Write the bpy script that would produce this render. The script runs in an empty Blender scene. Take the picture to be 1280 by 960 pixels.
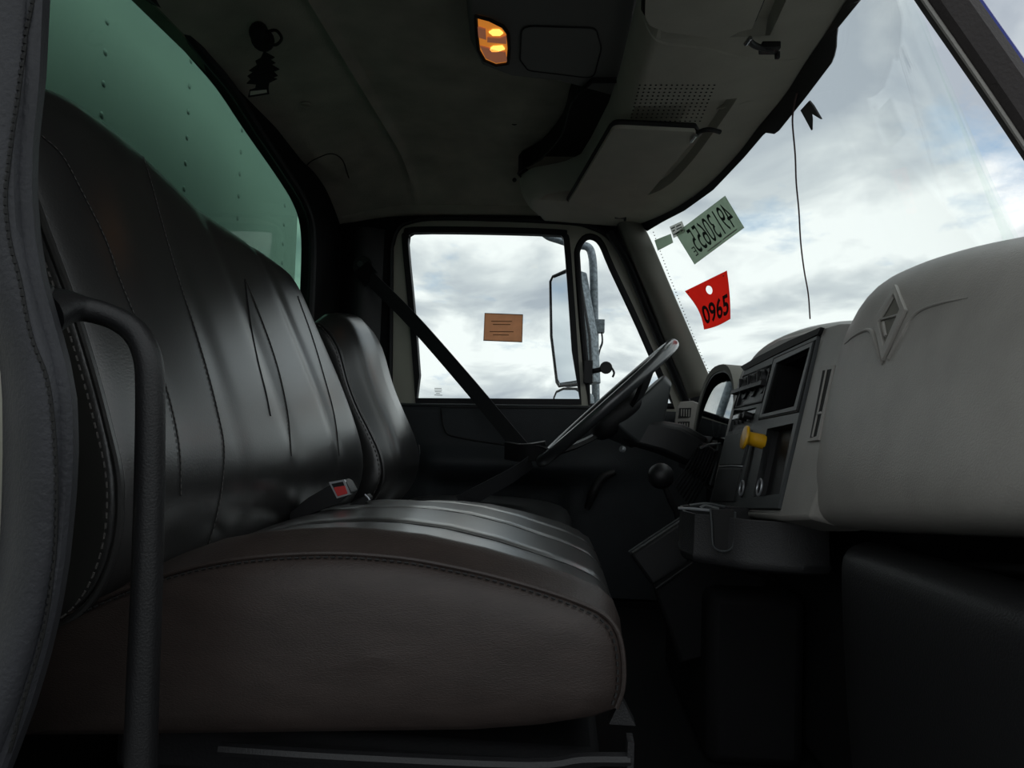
import bpy, bmesh, math, random
from mathutils import Vector, Matrix
from mathutils.bvhtree import BVHTree
from mathutils.geometry import tessellate_polygon
random.seed(7)
S = bpy.context.scene
COL = S.collection
# ---------------------------------------------------------------- camera
F = 900.0                                   # focal length for a 1280 px wide frame
ZC = 0.6                                    # lens height above the cab floor
Yv = Vector((60, -40, -900)).normalized()
_r = math.radians(1.7)
Zv = Vector((math.sin(_r), math.cos(_r), 0)); Zv -= Zv.dot(Yv)*Yv; Zv.normalize()
Xv = Yv.cross(Zv)
cam = bpy.data.objects.new('camera', bpy.data.cameras.new('camera')); COL.objects.link(cam)
cam.matrix_world = Matrix(((Xv.x, Xv.y, Xv.z, 0), (Yv.x, Yv.y, Yv.z, 0), (Zv.x, Zv.y, Zv.z, ZC), (0, 0, 0, 1)))
cam.data.sensor_width = 36.0; cam.data.lens = 36.0*F/1280.0
cam.data.clip_start = 0.02; cam.data.clip_end = 2000
S.camera = cam
S.view_settings.view_transform = 'Standard'; S.view_settings.look = 'None'
S.view_settings.gamma = 1.0; S.view_settings.use_curve_mapping = False
S.view_settings.exposure = 0.0

def ray(px, py):
    c = Vector(((px-640)/F, -(py-480)/F, -1.0))
    return Vector((Xv.dot(c), Yv.dot(c), Zv.dot(c)))
CAM = Vector((0, 0, ZC))
def U(px, py, y=None, x=None, z=None):
    """the place at a known distance seen in one direction"""
    d = ray(px, py)
    t = y/d.y if y is not None else (x/d.x if x is not None else (z-ZC)/d.z)
    return CAM + d*t

# ---------------------------------------------------------------- sky
W = bpy.data.worlds.new('sky'); S.world = W; W.use_nodes = True
nt = W.node_tree; nt.nodes.clear()
def N(t, **k):
    n = nt.nodes.new(t)
    for a, b in k.items(): setattr(n, a, b)
    return n
L = nt.links.new
def math_n(op, a, b=None):
    n = N('ShaderNodeMath', operation=op)
    for i, v in enumerate((a, b)):
        if v is None: continue
        if isinstance(v, (int, float)): n.inputs[i].default_value = v
        else: L(v, n.inputs[i])
    return n.outputs[0]
tc = N('ShaderNodeTexCoord'); sp = N('ShaderNodeSeparateXYZ'); L(tc.outputs['Generated'], sp.inputs[0])
den = math_n('ADD', math_n('ABSOLUTE', sp.outputs[2]), 0.32)
cx = math_n('DIVIDE', sp.outputs[0], den); cy = math_n('DIVIDE', sp.outputs[1], den)
cb = N('ShaderNodeCombineXYZ'); L(cx, cb.inputs[0]); L(cy, cb.inputs[1])
mp = N('ShaderNodeMapping'); L(cb.outputs[0], mp.inputs[0]); mp.inputs['Location'].default_value = (3.3, 1.7, 0)
n1 = N('ShaderNodeTexNoise'); L(mp.outputs[0], n1.inputs['Vector']); n1.inputs['Scale'].default_value = 2.3
n1.inputs['Detail'].default_value = 7; n1.inputs['Roughness'].default_value = 0.52; n1.inputs['Distortion'].default_value = 0.4
r1 = N('ShaderNodeValToRGB'); L(n1.outputs['Fac'], r1.inputs[0])
e = r1.color_ramp.elements; e[0].position = .34; e[0].color = (.42, .47, .53, 1); e[1].position = .57; e[1].color = (.96, 1.0, 1.0, 1)
m = e.new(.47); m.color = (.64, .69, .72, 1)
n2 = N('ShaderNodeTexNoise'); L(mp.outputs[0], n2.inputs['Vector']); n2.inputs['Scale'].default_value = 3.1
n2.inputs['Detail'].default_value = 8; n2.inputs['Roughness'].default_value = 0.6
dn = ray(1232, 172).normalized()
vd = N('ShaderNodeVectorMath', operation='DISTANCE'); L(tc.outputs['Generated'], vd.inputs[0]); vd.inputs[1].default_value = dn
gap = math_n('MULTIPLY', math_n('SUBTRACT', 0.11, vd.outputs['Value']), 2.2)
f2 = math_n('ADD', n2.outputs['Fac'], math_n('MAXIMUM', gap, 0.0))
r2 = N('ShaderNodeValToRGB'); L(f2, r2.inputs[0])
r2.color_ramp.elements[0].position = .60; r2.color_ramp.elements[0].color = (0, 0, 0, 1)
r2.color_ramp.elements[1].position = .76; r2.color_ramp.elements[1].color = (.8, .8, .8, 1)
mx = N('ShaderNodeMix', data_type='RGBA'); L(r2.outputs[0], mx.inputs[0]); L(r1.outputs[0], mx.inputs[6]); mx.inputs[7].default_value = (.25, .42, .62, 1)
bg = N('ShaderNodeBackground'); L(mx.outputs[2], bg.inputs[0]); bg.inputs[1].default_value = 1.05
ow = N('ShaderNodeOutputWorld'); L(bg.outputs[0], ow.inputs[0])

# ---------------------------------------------------------------- materials
def mat(name, col, rough=.5, spec=.5, metal=0, bump=0, bscale=300, vary=0, vscale=12, coat=0, coat_rough=.03, bdetail=3, stretch=None):
    m = bpy.data.materials.new(name); m.use_nodes = True
    t = m.node_tree; b = t.nodes['Principled BSDF']
    b.inputs['Base Color'].default_value = (*col, 1); b.inputs['Roughness'].default_value = rough
    b.inputs['Specular IOR Level'].default_value = spec; b.inputs['Metallic'].default_value = metal
    b.inputs['Coat Weight'].default_value = coat; b.inputs['Coat Roughness'].default_value = coat_rough
    co = t.nodes.new('ShaderNodeTexCoord'); src = co.outputs['Object']
    if stretch:
        mm = t.nodes.new('ShaderNodeMapping'); t.links.new(src, mm.inputs[0]); mm.inputs['Scale'].default_value = stretch; src = mm.outputs[0]
    if vary:
        n = t.nodes.new('ShaderNodeTexNoise'); n.inputs['Scale'].default_value = vscale; n.inputs['Detail'].default_value = 5
        t.links.new(src, n.inputs['Vector'])
        r = t.nodes.new('ShaderNodeValToRGB'); t.links.new(n.outputs['Fac'], r.inputs[0])
        r.color_ramp.elements[0].position = .3; r.color_ramp.elements[1].position = .7
        r.color_ramp.elements[0].color = (*[c*(1-vary) for c in col], 1); r.color_ramp.elements[1].color = (*[min(1, c*(1+vary)) for c in col], 1)
        t.links.new(r.outputs[0], b.inputs['Base Color'])
    if bump:
        n = t.nodes.new('ShaderNodeTexNoise'); n.inputs['Scale'].default_value = bscale; n.inputs['Detail'].default_value = bdetail
        t.links.new(src, n.inputs['Vector'])
        u = t.nodes.new('ShaderNodeBump'); u.inputs['Strength'].default_value = bump; u.inputs['Distance'].default_value = .002
        t.links.new(n.outputs['Fac'], u.inputs['Height']); t.links.new(u.outputs[0], b.inputs['Normal'])
    return m
def glass(name, tint, ior=1.35, gloss=1.0):
    m = bpy.data.materials.new(name); m.use_nodes = True; t = m.node_tree; t.nodes.clear()
    o = t.nodes.new('ShaderNodeOutputMaterial'); x = t.nodes.new('ShaderNodeMixShader')
    a = t.nodes.new('ShaderNodeBsdfTransparent'); a.inputs[0].default_value = (*tint, 1)
    g = t.nodes.new('ShaderNodeBsdfGlossy'); g.inputs['Roughness'].default_value = 0.01; g.inputs[0].default_value = (1, 1, 1, 1)
    w = t.nodes.new('ShaderNodeLayerWeight'); w.inputs[0].default_value = .5        # Schlick reflectance, the same from both sides
    p = t.nodes.new('ShaderNodeMath'); p.operation = 'POWER'; t.links.new(w.outputs['Facing'], p.inputs[0]); p.inputs[1].default_value = 5
    f = t.nodes.new('ShaderNodeMath'); f.operation = 'MULTIPLY_ADD'; f0 = ((ior-1)/(ior+1))**2
    t.links.new(p.outputs[0], f.inputs[0]); f.inputs[1].default_value = (1-f0)*gloss; f.inputs[2].default_value = f0
    t.links.new(f.outputs[0], x.inputs[0]); t.links.new(a.outputs[0], x.inputs[1]); t.links.new(g.outputs[0], x.inputs[2]); t.links.new(x.outputs[0], o.inputs[0])
    return m
def thin(name, col, share):
    """thin card or film that lets daylight glow through"""
    m = bpy.data.materials.new(name); m.use_nodes = True; t = m.node_tree; t.nodes.clear()
    o = t.nodes.new('ShaderNodeOutputMaterial'); x = t.nodes.new('ShaderNodeMixShader'); x.inputs[0].default_value = share
    d = t.nodes.new('ShaderNodeBsdfDiffuse'); l = t.nodes.new('ShaderNodeBsdfTranslucent')
    co = t.nodes.new('ShaderNodeTexCoord'); n = t.nodes.new('ShaderNodeTexNoise'); n.inputs['Scale'].default_value = 40
    r = t.nodes.new('ShaderNodeValToRGB'); r.color_ramp.elements[0].color = (*[c*.88 for c in col], 1); r.color_ramp.elements[1].color = (*[min(1, c*1.1) for c in col], 1)
    t.links.new(co.outputs['Object'], n.inputs['Vector']); t.links.new(n.outputs['Fac'], r.inputs[0])
    for b in (d, l): t.links.new(r.outputs[0], b.inputs[0])
    t.links.new(d.outputs[0], x.inputs[1]); t.links.new(l.outputs[0], x.inputs[2]); t.links.new(x.outputs[0], o.inputs[0])
    return m
M = dict(
    vinyl=mat('vinyl', (.018, .0175, .0175), .30, .9, bump=.12, bscale=420, vary=.12, vscale=30, coat=.5, coat_rough=.28),
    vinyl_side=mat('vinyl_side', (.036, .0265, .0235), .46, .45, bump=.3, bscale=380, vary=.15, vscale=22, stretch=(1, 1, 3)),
    vinyl_top=mat('vinyl_top', (.030, .0265, .0255), .32, .8, bump=.10, bscale=420, vary=.12, vscale=30, coat=1.0, coat_rough=.27),
    rim=mat('rim_plastic', (.035, .037, .04), .35, .6, coat=.8, coat_rough=.15),
    bolt=mat('dark_bolt', (.05, .055, .055), .4, .5, metal=.3),
    faint=mat('faint_print', (.30, .15, .08), .8),
    seam=mat('seam', (.006, .006, .006), .7),
    thread=mat('thread', (.085, .080, .075), .8),
    dark_thread=mat('dark_thread', (.012, .012, .012), .8),
    liner=mat('headliner', (.43, .415, .35), .95, .1, bump=.5, bscale=260, vary=.18, vscale=9),
    liner_front=mat('header_plastic', (.54, .53, .46), .7, .3, bump=.25, bscale=300, vary=.06, vscale=14),
    console=mat('console_plastic', (.17, .17, .165), .6, .4, bump=.2),
    beige=mat('beige_plastic', (.34, .325, .30), .42, .4, bump=.25, bscale=500, vary=.07, vscale=20),
    dash_grey=mat('dash_grey', (.055, .060, .062), .42, .5, bump=.15, bscale=600),
    black=mat('black_plastic', (.010, .010, .011), .45, .45, bump=.2, bscale=500),
    black_soft=mat('black_soft', (.007, .007, .008), .75, .25, bump=.3, bscale=300),
    charcoal=mat('charcoal_plastic', (.014, .014, .015), .5, .45, bump=.3, bscale=450),
    door_panel=mat('door_panel', (.026, .030, .034), .55, .4, bump=.3, bscale=400, vary=.1, vscale=16),
    rubber=mat('rubber', (.008, .008, .010), .55, .4),
    seal=mat('seal_vinyl', (.030, .031, .036), .55, .4, bump=.4, bscale=260, vary=.2, vscale=14),
    cream=mat('cream_paint', (.46, .45, .38), .4, .5, vary=.05, vscale=8),
    pillar=mat('pillar_trim', (.19, .185, .16), .7, .3, bump=.2, bscale=400, vary=.05),
    near_pillar=mat('near_pillar_trim', (.055, .048, .047), .65, .3, bump=.3, bscale=300, vary=.1),
    blue=mat('blue_paint', (.01, .03, .35), .25, .5, coat=.5),
    box_white=mat('box_panel', (.78, .80, .76), .5, .4, vary=.04, vscale=3),
    rivet=mat('rivet', (.50, .52, .50), .4, .5, metal=.4),
    webbing=mat('belt_webbing', (.032, .033, .036), .75, .3, bump=.6, bscale=700),
    chrome=mat('chrome', (.55, .56, .58), .25, .5, metal=1),
    steel=mat('galvanised_steel', (.26, .30, .33), .5, .5, metal=.5, vary=.45, vscale=90, bump=.4, bscale=200),
    mirror=mat('mirror_glass', (.80, .84, .87), .04, .5, metal=1),
    red=mat('red_button', (.55, .05, .05), .35, .5),
    tag_red=thin('red_card', (.98, .14, .11), .85),
    ink=mat('black_ink', (.010, .006, .008), .6),
    plate=thin('plate_film', (.55, .63, .54), .8),
    plate_ink=mat('green_ink', (.010, .035, .022), .6),
    paper=thin('worn_paper', (.8, .8, .77), .8),
    brown=thin('brown_card', (.90, .60, .42), .75),
    brown_edge=mat('brown_card_edge', (.10, .055, .035), .8),
    yellow=mat('yellow_knob', (.80, .42, .01), .38, .5, coat=.2),
    wire=mat('wire', (.10, .06, .06), .5),
    silver=mat('silver_trim', (.5, .52, .55), .3, .5, metal=.6),
    asphalt=mat('asphalt', (.07, .07, .068), .9, .3, bump=.5, bscale=8, vary=.25, vscale=.7),
    foliage=mat('foliage', (.03, .05, .02), .9),
    glass=glass('window_glass', (.96, .98, .97), 1.2, .22),
    tint=glass('tinted_glass', (.44, .60, .52), 1.2, .3),
    lens=glass('cluster_lens', (.45, .50, .52), 3.2),
)
def emis(name, col, st):
    m = bpy.data.materials.new(name); m.use_nodes = True; b = m.node_tree.nodes['Principled BSDF']
    b.inputs['Base Color'].default_value = (*col, 1); b.inputs['Emission Color'].default_value = (*col, 1); b.inputs['Emission Strength'].default_value = st
    b.inputs['Roughness'].default_value = .3
    return m
M['bulb'] = emis('bulb', (1.0, .62, .12), 1.5)
M['amber'] = emis('amber_lens', (.80, .26, .03), .55)
M['amber_dim'] = emis('amber_lens_dim', (.45, .16, .08), .35)

# ---------------------------------------------------------------- helpers
ORG = {}                                    # world position of every object's origin
def props(o, label=None, cat=None, group=None, kind=None):
    for k, v in (('label', label), ('category', cat), ('group', group), ('kind', kind)):
        if v: o[k] = v
    return o
def thing(name, loc, label=None, cat=None, group=None, kind=None):
    o = bpy.data.objects.new(name, None); COL.objects.link(o); o.location = loc; o.empty_display_size = .05
    ORG[o.name] = Vector(loc)
    return props(o, label, cat, group, kind)
def mesh(name, vf, m, parent=None, smooth=True, bevel=0, sub=0, seg=2, **kw):
    v, f = vf
    v = [Vector(p) for p in v]
    if parent is not None: org = ORG[parent.name]
    else:
        org = Vector((sum(p.x for p in v)/len(v), sum(p.y for p in v)/len(v), min(p.z for p in v)))
    me = bpy.data.meshes.new(name); me.from_pydata([p-org for p in v], [], f)
    bm = bmesh.new(); bm.from_mesh(me); bmesh.ops.remove_doubles(bm, verts=bm.verts, dist=1e-6)
    bmesh.ops.recalc_face_normals(bm, faces=bm.faces); bm.to_mesh(me); bm.free()
    me.materials.append(m)
    o = bpy.data.objects.new(name, me); COL.objects.link(o)
    if parent is not None: o.parent = parent
    else: o.location = org
    ORG[o.name] = org
    if bevel:
        b = o.modifiers.new('bevel', 'BEVEL'); b.width = bevel; b.segments = seg; b.limit_method = 'ANGLE'; b.angle_limit = math.radians(35)
    if sub:
        s_ = o.modifiers.new('sub', 'SUBSURF'); s_.levels = sub; s_.render_levels = sub
    if smooth:
        for p in me.polygons: p.use_smooth = True
        if bevel or not sub:
            try: me.set_sharp_from_angle(angle=math.radians(40))
            except Exception: pass
    return props(o, **kw)
def join(*parts):
    V, Fc = [], []
    for v, f in parts:
        n = len(V); V += [Vector(p) for p in v]; Fc += [tuple(i+n for i in q) for q in f]
    return V, Fc
def box(c, s, R=None):
    c = Vector(c); v = []
    for i in (-1, 1):
        for j in (-1, 1):
            for k in (-1, 1):
                p = Vector((i*s[0]/2, j*s[1]/2, k*s[2]/2)); v.append(c + (R @ p if R else p))
    return v, [(0, 1, 3, 2), (4, 6, 7, 5), (0, 4, 5, 1), (2, 3, 7, 6), (0, 2, 6, 4), (1, 5, 7, 3)]
def loft(rings, closed=True, caps=True):
    n = len(rings[0]); v = [p for r_ in rings for p in r_]; f = []
    for i in range(len(rings)-1):
        for j in range(n if closed else n-1):
            k = (j+1) % n; f.append((i*n+j, i*n+k, (i+1)*n+k, (i+1)*n+j))
    if caps and closed:
        f.append(tuple(range(n))[::-1]); f.append(tuple((len(rings)-1)*n+j for j in range(n)))
    return v, f
def smooth_path(P_, k=6):
    P_ = [Vector(p) for p in P_]
    if len(P_) < 3: return P_
    out = []
    for i in range(len(P_)-1):
        a = P_[i-1] if i else P_[0]*2-P_[1]; b, c = P_[i], P_[i+1]; d = P_[i+2] if i+2 < len(P_) else P_[-1]*2-P_[-2]
        for s in range(k):
            t = s/k; out.append(.5*((2*b)+(c-a)*t+(2*a-5*b+4*c-d)*t*t+(-a+3*b-3*c+d)*t**3))
    out.append(P_[-1]); return out
def tube(P_, r, n=10, k=6, closed=False, flat=1.0, up=None):
    pts = smooth_path(P_, k) if k > 1 else [Vector(p) for p in P_]
    m_ = len(pts); rings = []
    rad = (lambda i: r) if isinstance(r, (int, float)) else (lambda i: r[0]+(r[-1]-r[0])*i/(m_-1) if len(r) == 2 else r[min(len(r)-1, int(round(i/(m_-1)*(len(r)-1))))])
    if not isinstance(r, (int, float)) and len(r) > 2:
        def rad(i, r=r):
            q = i/(m_-1)*(len(r)-1); a = min(int(q), len(r)-2); return r[a]+(r[a+1]-r[a])*(q-a)
    nrm = Vector(up) if up else None
    for i, p in enumerate(pts):
        t = (pts[(i+1) % m_]-pts[i-1]) if closed else (pts[min(i+1, m_-1)]-pts[max(i-1, 0)])
        t.normalize()
        if nrm is None: nrm = t.orthogonal()
        a = (nrm-t*nrm.dot(t)).normalized(); b = t.cross(a); nrm = a
        rings.append([p+(a*math.cos(q)*flat+b*math.sin(q))*rad(i) for q in [2*math.pi*j/n for j in range(n)]])
    if closed:
        v, f = loft(rings+[rings[0]], True, False); return v, f
    return loft(rings)
def ribbon(P_, wdir, w, th, k=6):
    pts = smooth_path(P_, k); rings = []
    for i, p in enumerate(pts):
        t = (pts[min(i+1, len(pts)-1)]-pts[max(i-1, 0)]).normalized()
        wd = Vector(wdir) if not callable(wdir) else Vector(wdir(i/(len(pts)-1)))
        wd = (wd-t*wd.dot(t)).normalized(); nn = t.cross(wd)
        rings.append([p+wd*w/2+nn*th/2, p-wd*w/2+nn*th/2, p-wd*w/2-nn*th/2, p+wd*w/2-nn*th/2])
    return loft(rings)
def disc(c, ax, r, h, n=24, r2=None):
    ax = Vector(ax).normalized(); a = ax.orthogonal().normalized(); b = ax.cross(a); c = Vector(c); r2 = r if r2 is None else r2
    return loft([[c+(a*math.cos(q)+b*math.sin(q))*rr+ax*d for q in [2*math.pi*j/n for j in range(n)]] for rr, d in ((r, 0), (r2, h))])
def ball(c, r, n=20, m_=12, sc=(1, 1, 1)):
    c = Vector(c); rings = []
    for i in range(m_+1):
        th = math.pi*i/m_; s = max(math.sin(th), 1e-3)
        rings.append([c+Vector((math.cos(q)*s*sc[0], math.sin(q)*s*sc[1], math.cos(th)*sc[2]))*r for q in [2*math.pi*j/n for j in range(n)]])
    return loft(rings)
def grid(fn, nu, nv, th=None):
    """sheet fn(u, v); th is a vector giving it its thickness"""
    v = [Vector(fn(i/nu, j/nv)) for i in range(nu+1) for j in range(nv+1)]; f = []
    q = lambda i, j: i*(nv+1)+j
    for i in range(nu):
        for j in range(nv): f.append((q(i, j), q(i+1, j), q(i+1, j+1), q(i, j+1)))
    if th is not None:
        n = len(v); v += [p+Vector(th) for p in v]
        f += [tuple(k+n for k in reversed(a)) for a in f[:]]
        for i in range(nu):
            for j in (0, nv): f.append((q(i, j), q(i+1, j), q(i+1, j)+n, q(i, j)+n))
        for j in range(nv):
            for i in (0, nu): f.append((q(i, j), q(i, j+1), q(i, j+1)+n, q(i, j)+n))
    return v, f
def plate(outer, holes, th):
    """flat plate through world points, with holes, pushed by the vector th"""
    loops = [[Vector(p) for p in outer]]+[[Vector(p) for p in h] for h in holes]
    n_ = (loops[0][1]-loops[0][0]).cross(loops[0][2]-loops[0][1]).normalized()
    a = (loops[0][1]-loops[0][0]).normalized(); b = n_.cross(a); o = loops[0][0]
    fl = [[Vector(((p-o).dot(a), (p-o).dot(b), 0)) for p in l] for l in loops]
    tri = tessellate_polygon(fl)
    v = [p for l in loops for p in l]; n = len(v); f = [tuple(t) for t in tri] if not isinstance(tri[0][0], Vector) else []
    v2 = v+[p+Vector(th) for p in v]; f2 = f+[tuple(i+n for i in reversed(t)) for t in f]; k = 0
    for l in loops:
        m_ = len(l)
        for i in range(m_): j = (i+1) % m_; f2.append((k+i, k+j, k+j+n, k+i+n))
        k += m_
    return v2, f2
def cup(outline, depth):
    """open box behind an outline (the inside of a recess)"""
    o = [Vector(p) for p in outline]; n = len(o); v = o+[p+Vector(depth) for p in o]
    return v, [(i, (i+1) % n, (i+1) % n+n, i+n) for i in range(n)]+[tuple(range(n, 2*n))]
def rounded(P_, r=.25, k=4):
    """round the corners of a closed outline; r is a share of the shorter side"""
    P_ = [Vector(p) for p in P_]; out = []; n = len(P_)
    for i in range(n):
        a, b, c = P_[i-1], P_[i], P_[(i+1) % n]; d = r*min((a-b).length, (c-b).length)
        p0 = b+(a-b).normalized()*d; p1 = b+(c-b).normalized()*d
        for s in range(k+1): t = s/k; out.append(p0*(1-t)**2+b*2*t*(1-t)+p1*t*t)
    return out
def arc(c, a, b, n, t0=0, t1=2*math.pi):
    c, a, b = Vector(c), Vector(a), Vector(b)
    return [c+a*math.cos(t0+(t1-t0)*i/n)+b*math.sin(t0+(t1-t0)*i/n) for i in range(n if abs(t1-t0-2*math.pi) < 1e-6 else n+1)]
_txt = {}
def text(s, fn, size=1.0, spacing=1.0, bold=0):
    """flat lettering; fn maps (u, v) of the box it fills, 0..1 each, into the scene"""
    cu = bpy.data.curves.new('t', 'FONT'); cu.body = s; cu.size = 1; cu.space_character = spacing; cu.resolution_u = 4; cu.offset = bold
    ob = bpy.data.objects.new('t', cu); COL.objects.link(ob); dg = bpy.context.evaluated_depsgraph_get(); dg.update()
    me = bpy.data.meshes.new_from_object(ob.evaluated_get(dg))
    v = [p.co.copy() for p in me.vertices]; f = [tuple(p.vertices) for p in me.polygons]
    bpy.data.objects.remove(ob); bpy.data.curves.remove(cu); bpy.data.meshes.remove(me)
    x0, x1 = min(p.x for p in v), max(p.x for p in v); y0, y1 = min(p.y for p in v), max(p.y for p in v)
    return [fn((p.x-x0)/(x1-x0), (p.y-y0)/(y1-y0)) for p in v], f
def tree_of(o):
    bpy.context.view_layer.update(); dg = bpy.context.evaluated_depsgraph_get(); e_ = o.evaluated_get(dg); me = e_.to_mesh()
    org = ORG[o.name]
    t = BVHTree.FromPolygons([p.co+org for p in me.vertices], [tuple(p.vertices) for p in me.polygons]); e_.to_mesh_clear(); return t
def on(t, px, py, off=.001, dflt=None):
    d = ray(px, py).normalized(); h = t.ray_cast(CAM, d)
    if h[0] is None: return dflt
    n = h[1] if h[1].dot(d) < 0 else -h[1]
    return h[0]+n*off
def on_path(t, P_, off=.001, k=6):
    """a drawn line laid on a surface"""
    pts = smooth_path([Vector((a, b, 0)) for a, b in P_], k)
    r_ = [on(t, p.x, p.y, off) for p in pts]
    return [p for p in r_ if p is not None]
def dashes(P_, length, gap, r, n=5):
    """stitches along a polyline"""
    out = []; d = 0; P_ = [Vector(p) for p in P_]; cum = [0]
    for i in range(len(P_)-1): cum.append(cum[-1]+(P_[i+1]-P_[i]).length)
    def at(s):
        for i in range(len(P_)-1):
            if cum[i+1] >= s: return P_[i].lerp(P_[i+1], (s-cum[i])/max(cum[i+1]-cum[i], 1e-9))
        return P_[-1]
    while d+length < cum[-1]:
        out.append(tube([at(d), at(d+length/2), at(d+length)], r, n, 1)); d += length+gap
    return join(*out)
def lerp(a, b, t): return a+(b-a)*t
def interp(tab, x):
    for (a, p), (b, q) in zip(tab, tab[1:]):
        if x <= b: return p+(q-p)*max(0, (x-a))/(b-a)
    return tab[-1][1]
def plane_at(A, B, C):
    n = (B-A).cross(C-A).normalized()
    def q(px, py, off=0):
        d = ray(px, py); t = (A-CAM).dot(n)/d.dot(n); nn = n if n.dot(d) < 0 else -n
        return CAM+d*t+nn*off
    q.n = n if n.dot(A-CAM) < 0 else -n
    return q

# ================================================================ THE SETTING
YC = 1.48                                    # middle of the cab
def roof_z(y):
    d = abs(y-YC)
    return 1.362-(.105*((d-.50)/.36)**2 if d > .50 else 0)
def ceil_fn(u, v):
    x = lerp(-.78, .17, u); y = lerp(.62, 2.34, v)
    z = roof_z(y)
    if x < -.5: z -= .05*((-.5-x)/.28)**1.3
    z -= .012*math.exp(-((x+.485)/.012)**2)*(1 if abs(y-YC) < .72 else .3)
    z -= .035*max(0, 1-abs(y-1.98)/.2)*max(0, 1-abs(x+.70)/.12)
    return (x, y, z)
ceiling = thing('ceiling', (0, YC, 1.36), kind='structure')
mesh('headliner', grid(ceil_fn, 110, 60, (0, 0, .05)), M['liner'], ceiling)
# headliner edge line curling round the corner over the rear window, small clip and snag
tc_ = tree_of(bpy.data.objects['headliner'])
pp = on_path(tc_, [(378, 242), (377, 222), (385, 205), (400, 196), (415, 192), (428, 200), (436, 222)], .0005)
mesh('headliner_seam', tube(pp, .0016, 6, 1), M['seam'], ceiling)
p = on(tc_, 382, 129, 0); mesh('trim_clip', disc(p, (0, .1, -1), .011, .004, 18), M['liner'], ceiling, bevel=.001)
p = on(tc_, 640, 155, .0005); mesh('snag', tube([p, p+Vector((.006, .002, -.001)), p+Vector((.012, .001, 0))], .0014, 5, 2), M['seam'], ceiling)

# rear wall with its arched window opening
RX = -.752
arch = [(1.30, 1.335), (1.40, 1.318), (1.53, 1.305), (1.674, 1.27), (1.80, 1.243), (1.92, 1.215), (2.0, 1.19), (2.055, 1.155), (2.083, 1.10), (2.092, 1.0), (2.092, .80), (2.085, .68), (2.05, .655), (1.9, .65), (1.48, .65), (1.06, .65), (.92, .66), (.88, .68), (.873, .80), (.873, 1.0), (.885, 1.10), (.91, 1.155), (.96, 1.20), (1.02, 1.235), (1.12, 1.29), (1.20, 1.325)]
arch3 = smooth_path([Vector((RX, a, b)) for a, b in arch]+[Vector((RX, *arch[0]))], 3)[:-1]
outer = [Vector((RX, .60, 0)), Vector((RX, 2.36, 0)), Vector((RX, 2.36, 1.18))]+[Vector((RX, y, roof_z(y)-.01)) for y in [2.3-.082*i for i in range(21)]]+[Vector((RX, .60, 1.18))]
wr = thing('wall_rear', (RX, YC, 0), kind='structure')
mesh('rear_panel', plate(outer, [arch3], (-.035, 0, 0)), M['black_soft'], wr, smooth=False)
w1 = thing('window_1', (RX, YC, .65), kind='structure')
mesh('gasket', tube(arch3, .012, 8, 1, closed=True), M['rubber'], w1)
mesh('pane', plate(arch3, [], (-.004, 0, 0)), M['tint'], w1, smooth=False, label='green tinted rear window pane')
# floor, firewall, driver-side wall
mesh('floor', box((0, YC, -.02), (1.75, 1.9, .04)), M['black_soft'], kind='structure')
mesh('wall_front', box((.86, YC, .34), (.03, 1.76, .70)), M['black_soft'], kind='structure')
YD = 2.335                                   # inside face of the driver-side wall
def D(px, py, y=YD): return U(px, py, y=y)
wl = thing('wall_left', (-.65, YD, 0), kind='structure')
door_out = [D(487, 700), D(489, 310), D(496, 288), D(512, 277), D(560, 272), D(700, 277), D(740, 284), D(765, 300), D(790, 340), D(860, 505), D(880, 700)]
for p in door_out: p.y = YD
do = door_out[:1]+smooth_path(door_out[1:10], 4)+door_out[10:]
out_w = [Vector((-.79, YD, 0)), Vector((-.79, YD, 1.24)), Vector((-.3, YD, 1.30)), Vector((.20, YD, 1.27)), Vector((.26, YD, 1.19)), Vector((.455, YD, .70)), Vector((.88, YD, .62)), Vector((.88, YD, 0))]
do = [Vector((p.x, YD, max(p.z, .02))) for p in do]; do[0].z = .02; do[-1].z = .02
mesh('side_panel', plate(out_w, [do], (0, .04, 0)), M['black_soft'], wl, smooth=False)
mesh('door_seal', tube(do, .009, 8, 1), M['rubber'], wl)
# rounded corner pillar between the rear window and the driver door
mesh('pillar_cover', grid(lambda u, v: (lerp(-.745, -.60, u), 2.335-.03*math.sin(u*math.pi), lerp(.35, 1.2, v)), 8, 10, (0, .02, 0)), M['black'], wl)
# roof side rail over the door
mesh('roof_rail', tube([(-.74, 2.325, 1.24), (-.55, 2.325, 1.268), (-.2, 2.325, 1.275), (.1, 2.32, 1.268), (.24, 2.29, 1.225)], .026, 12, 5, flat=.7), M['liner'], wl)

# ---- driver door (a leaf of the setting): painted frame, gaskets, panes, trimmed lower panel
door = thing('door_1', (-.05, YD+.03, 0), kind='structure')
YG = YD+.01
fr_o = [(488, 506), (487, 400), (487, 308), (491, 287), (506, 274), (560, 268), (690, 271), (752, 274), (776, 289), (797, 336), (872, 506)]
fr_o = smooth_path([D(a, b, YG) for a, b in fr_o], 3)
wn = [(520, 505), (512, 400), (503, 305), (505, 291), (516, 284), (600, 284), (698, 287), (709, 293), (714, 320), (727, 506)]
wn = smooth_path([D(a, b, YG) for a, b in wn], 3)
vt = [(737, 508), (727, 400), (722, 330), (722, 312), (730, 298), (741, 296), (752, 305), (765, 335), (800, 410), (842, 508)]
vt = smooth_path([D(a, b, YG) for a, b in vt], 3)
def lev(l):
    for p in l: p.z = max(p.z, .575)
    l[0].z = l[-1].z = .575
    return l
mesh('window_frame', plate(lev(fr_o), [wn, vt], (0, .03, 0)), M['cream'], door, smooth=False, label='cream painted window frame')
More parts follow.
